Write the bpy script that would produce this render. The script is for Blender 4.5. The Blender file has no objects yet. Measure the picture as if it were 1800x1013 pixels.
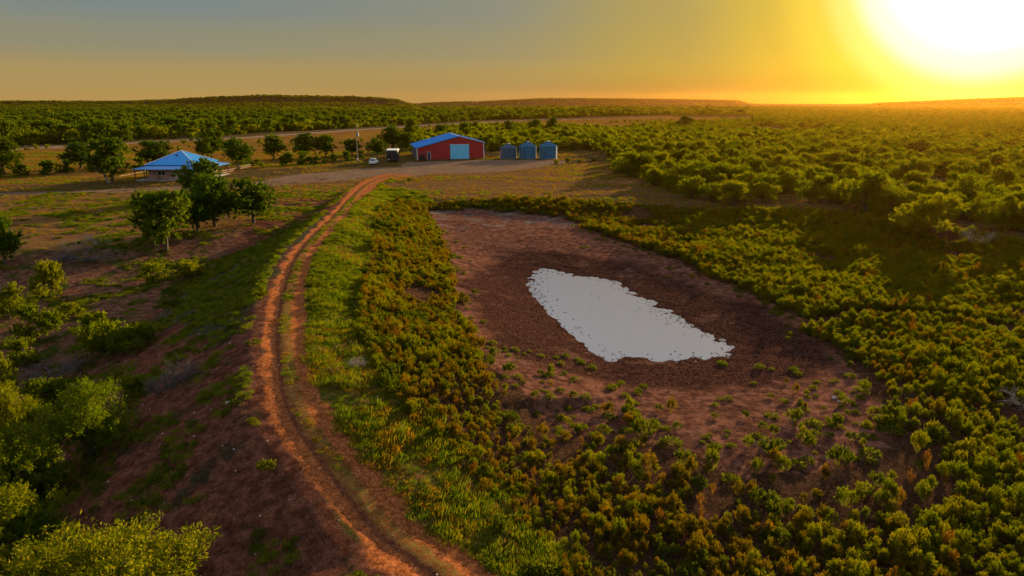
import bpy, math, random
import numpy as np
from mathutils import Vector, Matrix
PI = math.pi
R = math.radians
sc = bpy.context.scene
C = sc.collection
rng = np.random.default_rng(7)
random.seed(7)

# ------------------------------------------------------------------ camera, world, sun, exposure
CAM_Z = 16.0
PITCH = R(15.29)
cam = bpy.data.cameras.new('camera')
cam.lens = 24.0
cam.sensor_width = 36.0
cam.clip_start = 0.3
cam.clip_end = 40000
camo = bpy.data.objects.new('camera', cam)
C.objects.link(camo)
camo.location = (0, 0, CAM_Z)
camo.rotation_euler = (R(90) - PITCH, 0, 0)
sc.camera = camo

SUN_AZ, SUN_EL = R(33.0), R(9.6)
SUN = Vector((math.sin(SUN_AZ) * math.cos(SUN_EL), math.cos(SUN_AZ) * math.cos(SUN_EL), math.sin(SUN_EL)))
sl = bpy.data.lights.new('sun', 'SUN')
sl.energy = 5.0
sl.angle = R(0.5)
sl.color = (1.0, 0.70, 0.34)
so = bpy.data.objects.new('sun', sl)
C.objects.link(so)
so.rotation_euler = SUN.to_track_quat('Z', 'Y').to_euler()

world = bpy.data.worlds.new('World')
sc.world = world
world.use_nodes = True
wt = world.node_tree
for n in list(wt.nodes):
    wt.nodes.remove(n)
wo = wt.nodes.new('ShaderNodeOutputWorld')
bg = wt.nodes.new('ShaderNodeBackground')
bg.inputs['Strength'].default_value = 0.053
sky = wt.nodes.new('ShaderNodeTexSky')
sky.sky_type = 'NISHITA'
sky.sun_disc = False
sky.sun_elevation = SUN_EL
sky.sun_rotation = SUN_AZ
sky.altitude = 300
sky.air_density = 1.3
sky.dust_density = 2.5
sky.ozone_density = 1.0


def wmath(op, a, b=None, clamp=False):
    n = wt.nodes.new('ShaderNodeMath')
    n.operation = op
    n.use_clamp = clamp
    for i, v in enumerate((a, b)):
        if v is None:
            continue
        if isinstance(v, (int, float)):
            n.inputs[i].default_value = v
        else:
            wt.links.new(v, n.inputs[i])
    return n.outputs[0]


# warm dusk grade of the sky: golden low band, and the glare round the sun's own direction
geo = wt.nodes.new('ShaderNodeTexCoord')
nrm = wt.nodes.new('ShaderNodeVectorMath')
nrm.operation = 'NORMALIZE'
wt.links.new(geo.outputs['Generated'], nrm.inputs[0])
sep = wt.nodes.new('ShaderNodeSeparateXYZ')
wt.links.new(nrm.outputs[0], sep.inputs[0])
dot = wt.nodes.new('ShaderNodeVectorMath')
dot.operation = 'DOT_PRODUCT'
wt.links.new(nrm.outputs[0], dot.inputs[0])
dot.inputs[1].default_value = SUN
ang = wmath('MULTIPLY', wmath('ARCCOSINE', dot.outputs['Value']), 180 / PI)          # degrees from the sun
el = wmath('MAXIMUM', sep.outputs['Z'], 0.0)


def wramp(src, stops):
    r = wt.nodes.new('ShaderNodeValToRGB')
    cr = r.color_ramp
    cr.interpolation = 'EASE'
    while len(cr.elements) < len(stops):
        cr.elements.new(0.5)
    for e, (p, c) in zip(cr.elements, stops):
        e.position = p
        e.color = (c[0], c[1], c[2], 1)
    wt.links.new(src, r.inputs[0])
    return r.outputs[0]


def wmix(fac, a, b, kind='MIX'):
    m = wt.nodes.new('ShaderNodeMix')
    m.data_type = 'RGBA'
    m.blend_type = kind
    m.clamp_result = False
    if isinstance(fac, (int, float)):
        m.inputs[0].default_value = fac
    else:
        wt.links.new(fac, m.inputs[0])
    for i, v in ((6, a), (7, b)):
        if isinstance(v, tuple):
            m.inputs[i].default_value = (*v, 1)
        else:
            wt.links.new(v, m.inputs[i])
    return m.outputs[2]


# vertical colour of the evening sky away from the sun (linear, before the strength of 0.10)
K = 10.0
far_sky = wramp(el, [(0.0, (.42, .29, .095)), (.030, (.38, .275, .100)), (.075, (.25, .245, .165)), (.12, (.175, .222, .222)), (.22, (.30, .33, .39)), (.34, (.50, .51, .53)), (1.0, (.42, .45, .52))])
near_sky = wramp(wmath('DIVIDE', ang, 40.0, True), [(0.0, (1.6, 1.55, 1.4)), (.135, (1.35, 1.3, 1.15)), (.18, (1.03, .99, .72)), (.225, (.80, .70, .14)), (.275, (.66, .52, .010)), (.36, (.50, .375, .006)), (.52, (.39, .295, .025)), (1.0, (.31, .25, .085))])
warm = wramp(wmath('DIVIDE', ang, 60.0, True), [(0.0, (1, 1, 1)), (.17, (.97, .97, .97)), (.36, (.74, .74, .74)), (.60, (.28, .28, .28)), (1.0, (0, 0, 0))])
high = wramp(el, [(0.0, (1, 1, 1)), (.16, (1, 1, 1)), (.28, (.42, .42, .42)), (.42, (.10, .10, .10))])
low = wramp(el, [(0.0, (.54, .46, .5)), (.05, (1, 1, 1))])
lowf = wramp(wmath('DIVIDE', ang, 40.0, True), [(0.0, (0, 0, 0)), (.20, (0, 0, 0)), (.29, (1, 1, 1))])
near_sky = wmix(lowf, near_sky, low, 'MULTIPLY')
grade = wmix(wmath('MULTIPLY', warm, high), far_sky, near_sky)
gsc = wmix(1.0, grade, (K, K, K), 'MULTIPLY')
mix = wmix(0.96, sky.outputs[0], gsc)
wt.links.new(mix, bg.inputs['Color'])
wt.links.new(bg.outputs[0], wo.inputs['Surface'])

sc.view_settings.view_transform = 'Standard'
sc.view_settings.look = 'None'
sc.view_settings.gamma = 1.0
sc.view_settings.exposure = 1.02
sc.view_settings.use_curve_mapping = False
sc.render.engine = 'CYCLES'
sc.cycles.max_bounces = 5
sc.cycles.diffuse_bounces = 2
sc.cycles.glossy_bounces = 2
sc.cycles.transmission_bounces = 4
sc.cycles.transparent_max_bounces = 4
sc.cycles.volume_bounces = 0
sc.cycles.caustics_reflective = False
sc.cycles.caustics_refractive = False

# ------------------------------------------------------------------ helpers
CP, SP = math.cos(PITCH), math.sin(PITCH)


def raydir(px, py):
    X = (px - 900) / 1200.0
    Y = (506.5 - py) / 1200.0
    return np.array([X, CP + Y * SP, -SP + Y * CP])


def at_z(px, py, z):
    d = raydir(px, py)
    t = (z - CAM_Z) / d[2]
    return np.array([d[0] * t, d[1] * t])


def hash2(ix, iy, s):
    h = (ix.astype(np.int64) * 374761393 + iy.astype(np.int64) * 668265263 + s * 1442695041) & 0x7fffffff
    h = ((h ^ (h >> 13)) * 1274126177) & 0x7fffffff
    return ((h ^ (h >> 16)) & 0xffffff) / float(0xffffff)


def vnoise(x, y, s=0):
    ix, iy = np.floor(x), np.floor(y)
    fx, fy = x - ix, y - iy
    ux, uy = fx * fx * (3 - 2 * fx), fy * fy * (3 - 2 * fy)
    a, b = hash2(ix, iy, s), hash2(ix + 1, iy, s)
    c, d = hash2(ix, iy + 1, s), hash2(ix + 1, iy + 1, s)
    return (a * (1 - ux) + b * ux) * (1 - uy) + (c * (1 - ux) + d * ux) * uy


def fbm(x, y, scale, octs=4, s=0):
    x, y = np.asarray(x, float) / scale, np.asarray(y, float) / scale
    v, a, t = 0, 1.0, 0
    for k in range(octs):
        v = v + a * vnoise(x + 17.3 * k, y - 9.1 * k, s + k)
        t += a
        a *= .5
        x, y = x * 2.03, y * 2.03
    return v / t          # 0..1


def sstep(a, b, v):
    t = np.clip((v - a) / (b - a), 0, 1)
    return t * t * (3 - 2 * t)


def poly_sd(x, y, poly):
    """signed distance to a closed polygon, positive inside"""
    x, y = np.asarray(x, float), np.asarray(y, float)
    P = np.asarray(poly, float)
    n = len(P)
    best = np.full(x.shape, 1e18)
    ins = np.zeros(x.shape, bool)
    for i in range(n):
        ax, ay = P[i]
        bx, by = P[(i + 1) % n]
        dx, dy = bx - ax, by - ay
        L = dx * dx + dy * dy + 1e-12
        t = np.clip(((x - ax) * dx + (y - ay) * dy) / L, 0, 1)
        d = (x - ax - t * dx) ** 2 + (y - ay - t * dy) ** 2
        best = np.minimum(best, d)
        c = ((ay > y) != (by > y)) & (x < (bx - ax) * (y - ay) / (by - ay + 1e-12) + ax)
        ins ^= c
    return np.where(ins, 1, -1) * np.sqrt(best)


def smooth_line(P, n=6):
    P = [np.array(p, float) for p in P]
    P = [2 * P[0] - P[1]] + P + [2 * P[-1] - P[-2]]
    out = []
    for i in range(1, len(P) - 2):
        for k in range(n):
            t = k / n
            p0, p1, p2, p3 = P[i - 1:i + 3]
            out.append(.5 * ((2 * p1) + (-p0 + p2) * t + (2 * p0 - 5 * p1 + 4 * p2 - p3) * t * t + (-p0 + 3 * p1 - 3 * p2 + p3) * t ** 3))
    out.append(P[-2])
    return np.array(out)


def line_d(x, y, L):
    """signed distance (positive on the right of the direction of travel) and interpolated third column"""
    x, y = np.asarray(x, float), np.asarray(y, float)
    best = np.full(x.shape, 1e18)
    sd = np.zeros(x.shape)
    zz = np.zeros(x.shape)
    for i in range(len(L) - 1):
        a, b = L[i], L[i + 1]
        dx, dy = b[0] - a[0], b[1] - a[1]
        LL = dx * dx + dy * dy + 1e-12
        t = np.clip(((x - a[0]) * dx + (y - a[1]) * dy) / LL, 0, 1)
        ex, ey = x - a[0] - t * dx, y - a[1] - t * dy
        d = ex * ex + ey * ey
        m = d < best
        best = np.where(m, d, best)
        cr = np.sign(ex * dy - ey * dx)
        sd = np.where(m, cr * np.sqrt(d), sd)
        if len(a) > 2:
            zz = np.where(m, a[2] + (b[2] - a[2]) * t, zz)
    return sd, zz


def pxpoly(P, z):
    return np.array([at_z(p[0], p[1], z) for p in P])


# ------------------------------------------------------------------ the lie of the land
TRK = [(1330, 1700, -1.3), (1010, 1250, -1.3), (860, 1105, -1.15), (760, 1013, -.8), (706, 955, -.25), (655, 897, .35), (580, 800, 1.2), (527, 720, 1.9), (509, 650, 2.2), (502, 565, 2.2),
       (513, 500, 2.15), (531, 450, 2.1), (560, 414, 2.0), (588, 386, 1.7), (610, 362, 1.25), (630, 339, .7), (652, 321, .3), (685, 310, .1), (740, 302, 0), (800, 295, 0)]
track = smooth_line([(*at_z(a, b, z), z) for a, b, z in TRK], 5)
track = np.vstack([[track[0][0] + 30, track[0][1] - 40, -1.3], track])
pond_poly = smooth_line(np.vstack([pxpoly([(935, 478), (960, 472), (1012, 483), (1062, 490), (1100, 504), (1150, 533), (1200, 562), (1250, 588), (1290, 610), (1275, 626), (1235, 633),
                                           (1180, 637), (1100, 632), (1030, 627), (998, 600), (972, 570), (950, 535), (937, 510)], -2.3), at_z(935, 478, -2.3)[None]]), 4)
basin_poly = pxpoly([(560, 470), (640, 400), (700, 358), (900, 356), (1150, 368), (1350, 385), (1500, 395), (1650, 425), (1800, 450), (2100, 560), (2500, 1000), (2600, 1700), (800, 1700), (600, 900), (520, 640)], -1.2)
left_poly = pxpoly([(600, 372), (545, 398), (430, 420), (300, 436), (100, 462), (-300, 480), (-1200, 560), (-2200, 1700), (900, 1700), (560, 900), (470, 650), (500, 480)], -1.6)
RIDGES = [  # (distance, depth, profile of (px, py))
    (1900, 110, [(-900, 178), (-200, 176), (0, 177.5), (200, 178), (260, 176.5), (330, 173), (400, 169), (470, 167), (540, 168), (600, 169), (660, 171), (700, 175), (722, 184), (760, 190)]),
    (3000, 140, [(700, 190), (735, 182), (780, 179), (850, 178), (900, 175.5), (960, 172.5), (1050, 173), (1150, 174), (1250, 175), (1296, 176.5), (1318, 182), (1400, 190)]),
    (2100, 120, [(1450, 190), (1560, 181), (1640, 177), (1700, 174), (1760, 171.5), (1800, 170), (1900, 168), (2300, 164), (2700, 170)]),
]


def hills(x, y):
    h = np.zeros(np.shape(x))
    yy = np.maximum(y, 50.0)
    px = 900 + 1244 * x / yy
    for D, w, prof in RIDGES:
        P = np.array(prof, float)
        top = np.interp(px, P[:, 0], P[:, 1])
        H = np.maximum(CAM_Z + (178.2 - top) / 1244.0 * D - 4.0, 0)
        n = fbm(x, y, 190, 4, 31)
        n2 = fbm(x, y, 60, 3, 37)
        f = .45 * sstep(D - w * (1.2 + 3 * n), D - w * .2, y) + .55 * sstep(D - w * .8 * n, D + w * .15, y)
        gul = 1 - .5 * sstep(.45, .75, n2) * (1 - sstep(.75, 1.0, f))
        h = np.maximum(h, H * f * gul)
    return h


def height(x, y):
    x, y = np.asarray(x, float), np.asarray(y, float)
    h = (fbm(x, y, 45, 3, 3) - .5) * .5
    h = h * sstep(0, 40, np.abs(y - 190) + np.abs(x) * .1) + (fbm(x, y, 6, 2, 9) - .5) * .12
    near = (y < 190) & (np.abs(x) < 190)
    if np.any(near):
        xn, yn = x[near], y[near]
        hb = h[near]
        sb = poly_sd(xn, yn, basin_poly)
        hb = hb - 1.35 * sstep(-1, 13, sb)
        sl_ = poly_sd(xn, yn, left_poly)
        hb = hb - 2.0 * sstep(-1, 14, sl_) - .5 * sl_.clip(0, 20) / 20
        gx, gy = at_z(150, 655, -2.5)
        hb = hb - .8 * np.exp(-((xn - gx) ** 2 / 60 + (yn - gy) ** 2 / 9))
        sp = poly_sd(xn, yn, pond_poly)
        bowl = -2.30 - .045 * sp + (fbm(xn, yn, .55, 2, 21) - .5) * .17 * sstep(5, .5, np.abs(sp)) + (fbm(xn, yn, 3.5, 2, 22) - .5) * .04
        bowl = np.where(sp < 0, -2.30 - .07 * sp + (fbm(xn, yn, .8, 2, 21) - .5) * .12 + (fbm(xn, yn, 3.5, 2, 22) - .5) * .04, np.minimum(bowl, -2.30 - .035 * sp + (fbm(xn, yn, .8, 2, 21) - .5) * .12 * sstep(3.2, 0, sp)))
        k = sstep(-24, -9, sp)
        hb = hb * (1 - k) + np.minimum(hb, bowl) * k if True else hb
        d, zc = line_d(xn, yn, track)
        nd = (fbm(xn, yn, 5, 3, 41) - .5)
        ad = np.abs(d) + nd * .8
        prof = zc - np.where(d < 0, .44, .24) * np.maximum(0, ad - np.where(d < 0, 2.2, 2.6)) + nd * .25 * sstep(2, 5, ad)
        # the two wheel ruts, the hump between them, the low berm outside
        zf = np.where(yn < 70, 1.5, zc)
        kk = sstep(0, .6, zf)
        rut = -.10 * np.exp(-((d + .78) / .30) ** 2) - .06 * np.exp(-((d - .76) / .28) ** 2) + .05 * np.exp(-((d + .10) / .30) ** 2) - .05 * sstep(1.0, 2.2, d)
        rut = rut + (fbm(xn, yn, .7, 2, 43) - .5) * .07
        a = .5
        m = np.clip(.5 + .5 * (prof - hb) / a, 0, 1)
        hb2 = hb * (1 - m) + prof * m + a * m * (1 - m) * .4
        hb2 = hb2 + rut * sstep(4, 2.2, np.abs(d)) * (.35 + .65 * kk) * sstep(1.0, 0, np.where(zf < .05, 1.0, 0.0))
        # erosion rills down the outer face
        s_along = yn * .9 + xn * .4
        hb2 = hb2 - .16 * (vnoise(s_along / .9, d / 9, 77) - .5) * sstep(-2.4, -4.5, d) * sstep(-16, -9, d)
        h = h.copy()
        h[near] = hb2
    h = h + (fbm(x, y, .9, 2, 51) - .5) * .06 * (y < 90)
    return h + hills(x, y)


def H1(x, y):
    return float(height(np.array([x]), np.array([y]))[0])


def G(px, py):
    """the ground point seen at a pixel of the photograph"""
    d = raydir(px, py)
    t = np.geomspace(8, 5000, 900)
    z = CAM_Z + d[2] * t
    hh = height(d[0] * t, d[1] * t)
    i = int(np.argmax(z < hh))
    if i == 0:
        i = len(t) - 1
    f0, f1 = z[i - 1] - hh[i - 1], z[i] - hh[i]
    tt = t[i - 1] + (t[i] - t[i - 1]) * f0 / (f0 - f1 + 1e-9)
    x, y = d[0] * tt, d[1] * tt
    return x, y, H1(x, y)


def gpoly(P, z=0.0):
    return np.array([G(a, b)[:2] for a, b in P])


def M_(x):
    return x if isinstance(x, (list, tuple)) else [x]


def mesh(name, verts, faces, mats, smooth=False, mi=None):
    me = bpy.data.meshes.new(name)
    me.from_pydata([tuple(map(float, v)) for v in verts], [], faces)
    for m in M_(mats):
        me.materials.append(m)
    if mi is not None:
        me.polygons.foreach_set('material_index', mi)
    if smooth:
        me.polygons.foreach_set('use_smooth', [True] * len(me.polygons))
    me.update()
    return me


def quads(name, V, mat, smooth=False):
    """V: (n,4,3) array of quads"""
    n = len(V)
    me = bpy.data.meshes.new(name)
    me.vertices.add(n * 4)
    me.vertices.foreach_set('co', V.reshape(-1).astype(np.float32))
    me.loops.add(n * 4)
    me.loops.foreach_set('vertex_index', np.arange(n * 4, dtype=np.int32))
    me.polygons.add(n)
    me.polygons.foreach_set('loop_start', np.arange(0, n * 4, 4, dtype=np.int32))
    me.polygons.foreach_set('loop_total', np.full(n, 4, np.int32))
    me.materials.append(mat)
    me.update()
    me.validate()
    return me


def link(name, me, parent=None, loc=(0, 0, 0), rot=(0, 0, 0), scale=(1, 1, 1)):
    o = bpy.data.objects.new(name, me)
    C.objects.link(o)
    o.parent = parent
    o.location = loc
    o.rotation_euler = rot
    o.scale = scale
    return o


def tag(o, label=None, cat=None, group=None, kind=None):
    for k, v in (('label', label), ('category', cat), ('group', group), ('kind', kind)):
        if v:
            o[k] = v
    return o


def empty(name, loc, rz=0, scale=1):
    o = bpy.data.objects.new(name, None)
    o.empty_display_size = .3
    C.objects.link(o)
    o.location = loc
    o.rotation_euler = (0, 0, rz)
    o.scale = (scale,) * 3 if not isinstance(scale, tuple) else scale
    return o


class MB:
    """collects boxes, prisms and tubes into one mesh"""

    def __init__(s):
        s.v, s.f, s.m = [], [], []

    def add(s, v, f, mi=0):
        b = len(s.v)
        s.v += [tuple(p) for p in v]
        s.f += [tuple(b + i for i in q) for q in f]
        s.m += [mi] * len(f)
        return s

    def box(s, x0, x1, y0, y1, z0, z1, mi=0):
        v = [(x0, y0, z0), (x1, y0, z0), (x1, y1, z0), (x0, y1, z0), (x0, y0, z1), (x1, y0, z1), (x1, y1, z1), (x0, y1, z1)]
        return s.add(v, [(0, 3, 2, 1), (4, 5, 6, 7), (0, 1, 5, 4), (1, 2, 6, 5), (2, 3, 7, 6), (3, 0, 4, 7)], mi)

    def tube(s, pts, rad, n=6, cap=True, mi=0):
        pts = [Vector(p) for p in pts]
        rad = rad if isinstance(rad, (list, tuple)) else [rad] * len(pts)
        v, f = [], []
        for i, p in enumerate(pts):
            t = (pts[min(i + 1, len(pts) - 1)] - pts[max(i - 1, 0)]).normalized()
            a = t.orthogonal().normalized() if abs(t.z) < .99 else Vector((1, 0, 0))
            b = t.cross(a).normalized()
            a = b.cross(t).normalized()
            for k in range(n):
                c = 2 * PI * k / n
                v.append(p + (a * math.cos(c) + b * math.sin(c)) * rad[i])
        for i in range(len(pts) - 1):
            for k in range(n):
                f.append((i * n + k, i * n + (k + 1) % n, (i + 1) * n + (k + 1) % n, (i + 1) * n + k))
        if cap:
            f.append(tuple(reversed(range(n))))
            f.append(tuple((len(pts) - 1) * n + k for k in range(n)))
        return s.add(v, f, mi)

    def slab(s, quad, t, mi=0):
        """a quad in space given thickness t downwards along its normal"""
        q = [Vector(p) for p in quad]
        nn = (q[1] - q[0]).cross(q[2] - q[0]).normalized() * t
        v = q + [p - nn for p in q]
        n = len(q)
        f = [tuple(range(n)), tuple(reversed(range(n, 2 * n)))] + [(i, i + n, (i + 1) % n + n, (i + 1) % n) for i in range(n)]
        return s.add(v, f, mi)

    def lathe(s, prof, n=24, cx=0, cy=0, mi=0):
        v, f = [], []
        for r, z in prof:
            for k in range(n):
                a = 2 * PI * k / n
                v.append((cx + r * math.cos(a), cy + r * math.sin(a), z))
        for i in range(len(prof) - 1):
            for k in range(n):
                f.append((i * n + k, i * n + (k + 1) % n, (i + 1) * n + (k + 1) % n, (i + 1) * n + k))
        return s.add(v, f, mi)

    def me(s, name, mats, smooth=False):
        return mesh(name, s.v, s.f, mats, smooth, s.m)

    def build(s, name, mats, parent=None, smooth=False, **k):
        return link(name, s.me(name, mats, smooth), parent, **k)


# ------------------------------------------------------------------ materials
def mat(name, col, rough=.7, metal=0, noise=None, bump=0, spec=.4):
    m = bpy.data.materials.new(name)
    m.use_nodes = True
    nt = m.node_tree
    b = nt.nodes['Principled BSDF']
    b.inputs['Base Color'].default_value = (*col, 1)
    b.inputs['Roughness'].default_value = rough
    b.inputs['Metallic'].default_value = metal
    b.inputs['Specular IOR Level'].default_value = spec
    if noise:
        s, c2 = noise
        tc = nt.nodes.new('ShaderNodeTexCoord')
        n = nt.nodes.new('ShaderNodeTexNoise')
        n.inputs['Scale'].default_value = s
        n.inputs['Detail'].default_value = 5
        n.inputs['Roughness'].default_value = .65
        nt.links.new(tc.outputs['Object'], n.inputs['Vector'])
        r = nt.nodes.new('ShaderNodeValToRGB')
        r.color_ramp.elements[0].position = .35
        r.color_ramp.elements[1].position = .65
        r.color_ramp.elements[0].color = (*col, 1)
        r.color_ramp.elements[1].color = (*c2, 1)
        nt.links.new(n.outputs[0], r.inputs[0])
        nt.links.new(r.outputs[0], b.inputs['Base Color'])
        if bump:
            bp = nt.nodes.new('ShaderNodeBump')
            bp.inputs['Strength'].default_value = bump
            bp.inputs['Distance'].default_value = .05
            nt.links.new(n.outputs[0], bp.inputs['Height'])
            nt.links.new(bp.outputs[0], b.inputs['Normal'])
    return m


def leafmat(name, cols, trans=.45, tcol=None, rough=.6):
    """leaf: diffuse front, translucent when lit from behind; colour varies by leaf and by plant"""
    m = bpy.data.materials.new(name)
    m.use_nodes = True
    nt = m.node_tree
    for n in list(nt.nodes):
        nt.nodes.remove(n)
    out = nt.nodes.new('ShaderNodeOutputMaterial')
    g = nt.nodes.new('ShaderNodeNewGeometry')
    oi = nt.nodes.new('ShaderNodeObjectInfo')
    ad = nt.nodes.new('ShaderNodeMath')
    ad.operation = 'MULTIPLY_ADD'
    nt.links.new(g.outputs['Random Per Island'], ad.inputs[0])
    ad.inputs[1].default_value = .55
    ml = nt.nodes.new('ShaderNodeMath')
    ml.operation = 'MULTIPLY'
    nt.links.new(oi.outputs['Random'], ml.inputs[0])
    ml.inputs[1].default_value = .45
    nt.links.new(ml.outputs[0], ad.inputs[2])
    r = nt.nodes.new('ShaderNodeValToRGB')
    cr = r.color_ramp
    while len(cr.elements) < len(cols):
        cr.elements.new(.5)
    for i, (e, c) in enumerate(zip(cr.elements, cols)):
        e.position = i / (len(cols) - 1) * .9 + .05
        e.color = (*c, 1)
    nt.links.new(ad.outputs[0], r.inputs[0])
    d = nt.nodes.new('ShaderNodeBsdfDiffuse')
    t = nt.nodes.new('ShaderNodeBsdfTranslucent')
    mx = nt.nodes.new('ShaderNodeMixShader')
    mx.inputs[0].default_value = trans
    tm = nt.nodes.new('ShaderNodeMix')
    tm.data_type = 'RGBA'
    tm.blend_type = 'MULTIPLY'
    tm.inputs[0].default_value = 1
    tm.inputs[7].default_value = (*(tcol or (2.2, 2.0, .9)), 1)
    nt.links.new(r.outputs[0], tm.inputs[6])
    nt.links.new(r.outputs[0], d.inputs[0])
    nt.links.new(tm.outputs[2], t.inputs[0])
    nt.links.new(d.outputs[0], mx.inputs[1])
    nt.links.new(t.outputs[0], mx.inputs[2])
    nt.links.new(mx.outputs[0], out.inputs['Surface'])
    return m


M = {}
M['mesquite'] = leafmat('mesquite_leaf', [(.036, .068, .006), (.060, .096, .007), (.095, .120, .008), (.150, .140, .009)], .5, (2.6, 2.3, .5))
M['mesquite_gold'] = leafmat('mesquite_gold_leaf', [(.040, .068, .005), (.068, .096, .006), (.102, .122, .008), (.142, .138, .009)], .5, (2.7, 2.4, .42))
M['oak'] = leafmat('oak_leaf', [(.024, .056, .006), (.040, .078, .007), (.062, .102, .008), (.094, .122, .009)], .40, (2.6, 2.3, .5))
M['weed'] = leafmat('weed_leaf', [(.046, .064, .005), (.068, .082, .005), (.094, .096, .006), (.122, .106, .007), (.142, .092, .009)], .5, (2.5, 2.65, .42))
M['weedamber'] = leafmat('amber_weed_leaf', [(.042, .050, .005), (.066, .066, .006), (.092, .080, .007), (.118, .086, .008), (.150, .080, .011)], .5, (2.5, 2.05, .42))
M['weedrust'] = leafmat('rusty_weed_leaf', [(.09, .050, .010), (.13, .075, .012), (.15, .095, .014)], .45, (2.2, 1.7, .5))
M['weedgreen'] = leafmat('green_weed_leaf', [(.036, .060, .007), (.056, .080, .007), (.086, .100, .009)], .5, (2.5, 2.1, .45))
M['grass'] = leafmat('grass_blade', [(.034, .075, .007), (.065, .105, .008), (.110, .130, .010), (.150, .115, .016)], .45, (2.5, 2.3, .5))
M['gold'] = leafmat('golden_grass', [(.10, .085, .008), (.15, .115, .011), (.20, .135, .016), (.12, .07, .018)], .45, (2.2, 1.7, .4))
M['dry'] = leafmat('dry_stalk', [(.16, .11, .05), (.22, .16, .08), (.12, .08, .05)], .25, (1.5, 1.2, .7))
M['bark'] = mat('bark', (.060, .042, .030), .9, noise=(6, (.11, .085, .065)), bump=.6)
M['deadwood'] = mat('dead_wood', (.24, .20, .17), .9, noise=(5, (.38, .33, .29)))
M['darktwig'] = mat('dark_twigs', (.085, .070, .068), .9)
M['roofblue'] = mat('blue_metal_roof', (.004, .27, .74), .60, 0, noise=(.8, (.006, .31, .80)), spec=.6)  # blue of the sky reflected in the barn roof, put into the base colour
M['porchroof'] = mat('pale_blue_porch_roof', (.09, .30, .68), .6, 0, noise=(.8, (.12, .34, .72)))
M['redwall'] = mat('red_metal_wall', (.36, .020, .022), .5, noise=(.5, (.42, .028, .028)))
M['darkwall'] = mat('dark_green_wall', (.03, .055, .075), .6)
M['white'] = mat('white_paint', (.8, .8, .8), .5)
M['bluedoor'] = mat('pale_blue_door', (.12, .58, .96), .5, noise=(.7, (.17, .64, .97)))
M['trimblue'] = mat('pale_trim', (.55, .66, .78), .5)
M['binsteel'] = mat('grain_bin_steel', (.012, .125, .25), .7, 0, noise=(.9, (.022, .165, .31)), bump=.1, spec=.15)
M['binsteel2'] = mat('weathered_bin_steel', (.022, .09, .17), .7, 0, noise=(1.4, (.07, .13, .19)), bump=.1, spec=.15)
M['black'] = mat('black_paint', (.012, .013, .02), .4)
M['rubber'] = mat('rubber', (.02, .02, .02), .85)
M['glass'] = mat('dark_glass', (.015, .02, .025), .08, spec=.8)
M['carwhite'] = mat('white_car_paint', (.75, .80, .86), .3, spec=.6)
M['redlens'] = mat('red_lens', (.4, .02, .02), .3)
M['brick'] = mat('brown_stone', (.34, .16, .12), .85, noise=(2.2, (.60, .40, .32)), bump=.3)
M['concrete'] = mat('concrete', (.34, .33, .34), .85, noise=(1.5, (.42, .40, .40)))
M['darkwood'] = mat('dark_wood', (.06, .035, .025), .8)
M['cream'] = mat('cream_door', (.55, .50, .38), .6)
M['pole'] = mat('pole_wood', (.20, .14, .08), .85, noise=(3, (.28, .20, .12)))
M['galv'] = mat('galvanised_metal', (.42, .44, .48), .45, .6)
M['pinkpipe'] = mat('pale_rail', (.30, .13, .09), .6)
M['rustpipe'] = mat('rusty_pipe', (.12, .075, .055), .8)
M['rock'] = mat('pale_rock', (.34, .26, .23), .9, noise=(4, (.48, .42, .40)))
M['clod'] = mat('mud_clod', (.060, .026, .019), .9, noise=(5, (.12, .050, .034)), bump=.4, spec=.05)

# ---- ground
Zp = {  # regions on the ground, traced in plan
    'mud': gpoly([(757, 372), (830, 368), (900, 376), (985, 385), (1015, 400), (1110, 430), (1180, 455), (1220, 480), (1290, 500), (1340, 530), (1436, 560), (1425, 590), (1500, 640), (1545, 720),
                  (1572, 780), (1560, 830), (1480, 838), (1390, 845), (1290, 845), (1190, 805), (1100, 775), (1000, 768), (922, 722), (872, 650), (835, 600), (812, 560), (800, 500), (785, 440), (765, 400)]),
    'yard': gpoly([(-100, 342), (240, 331), (330, 327), (440, 321), (520, 307), (600, 300), (640, 296), (700, 293), (725, 285), (860, 281), (985, 282), (1000, 286), (930, 297), (860, 304), (760, 306), (690, 312), (560, 320), (440, 330), (240, 337), (-100, 348)]),
    'pinkfield': gpoly([(740, 300), (870, 300), (1000, 288), (1100, 288), (1140, 320), (1060, 345), (900, 352), (740, 352), (690, 330)]),
    'leftfield': gpoly([(-300, 355), (240, 336), (440, 330), (620, 312), (640, 320), (560, 372), (480, 400), (300, 420), (60, 440), (-300, 470)]),
    'farfield': gpoly([(-300, 285), (30, 262), (300, 249), (600, 231), (850, 216), (1160, 204), (1310, 208), (1310, 216), (1180, 221), (1040, 227), (900, 226), (760, 250), (600, 282), (300, 318), (-300, 335)]),
    'basin_s': basin_poly,
}
road_line = smooth_line([(*G(a, b)[:2], 0) for a, b in [(-250, 277), (30, 262), (300, 248), (480, 239), (650, 227), (850, 215), (1000, 210), (1165, 206)]], 4)
gully_poly = gpoly([(380, 600), (300, 560), (330, 470), (430, 440), (520, 400), (560, 380), (600, 366), (560, 420), (480, 470), (430, 560)])

WEED = gpoly([(668, 366), (705, 356), (900, 352), (1060, 357), (1150, 364), (1330, 372), (1500, 378), (1700, 412), (1800, 430), (2100, 520), (2400, 900), (2400, 1300), (1050, 1300), (1000, 1030), (930, 960), (872, 885),
              (800, 805), (735, 745), (690, 705), (652, 640), (622, 585), (635, 520), (650, 450)])
BANK = gpoly([(757, 372), (780, 366), (900, 368), (990, 378), (1010, 395), (990, 402), (900, 398), (775, 405)])


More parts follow.
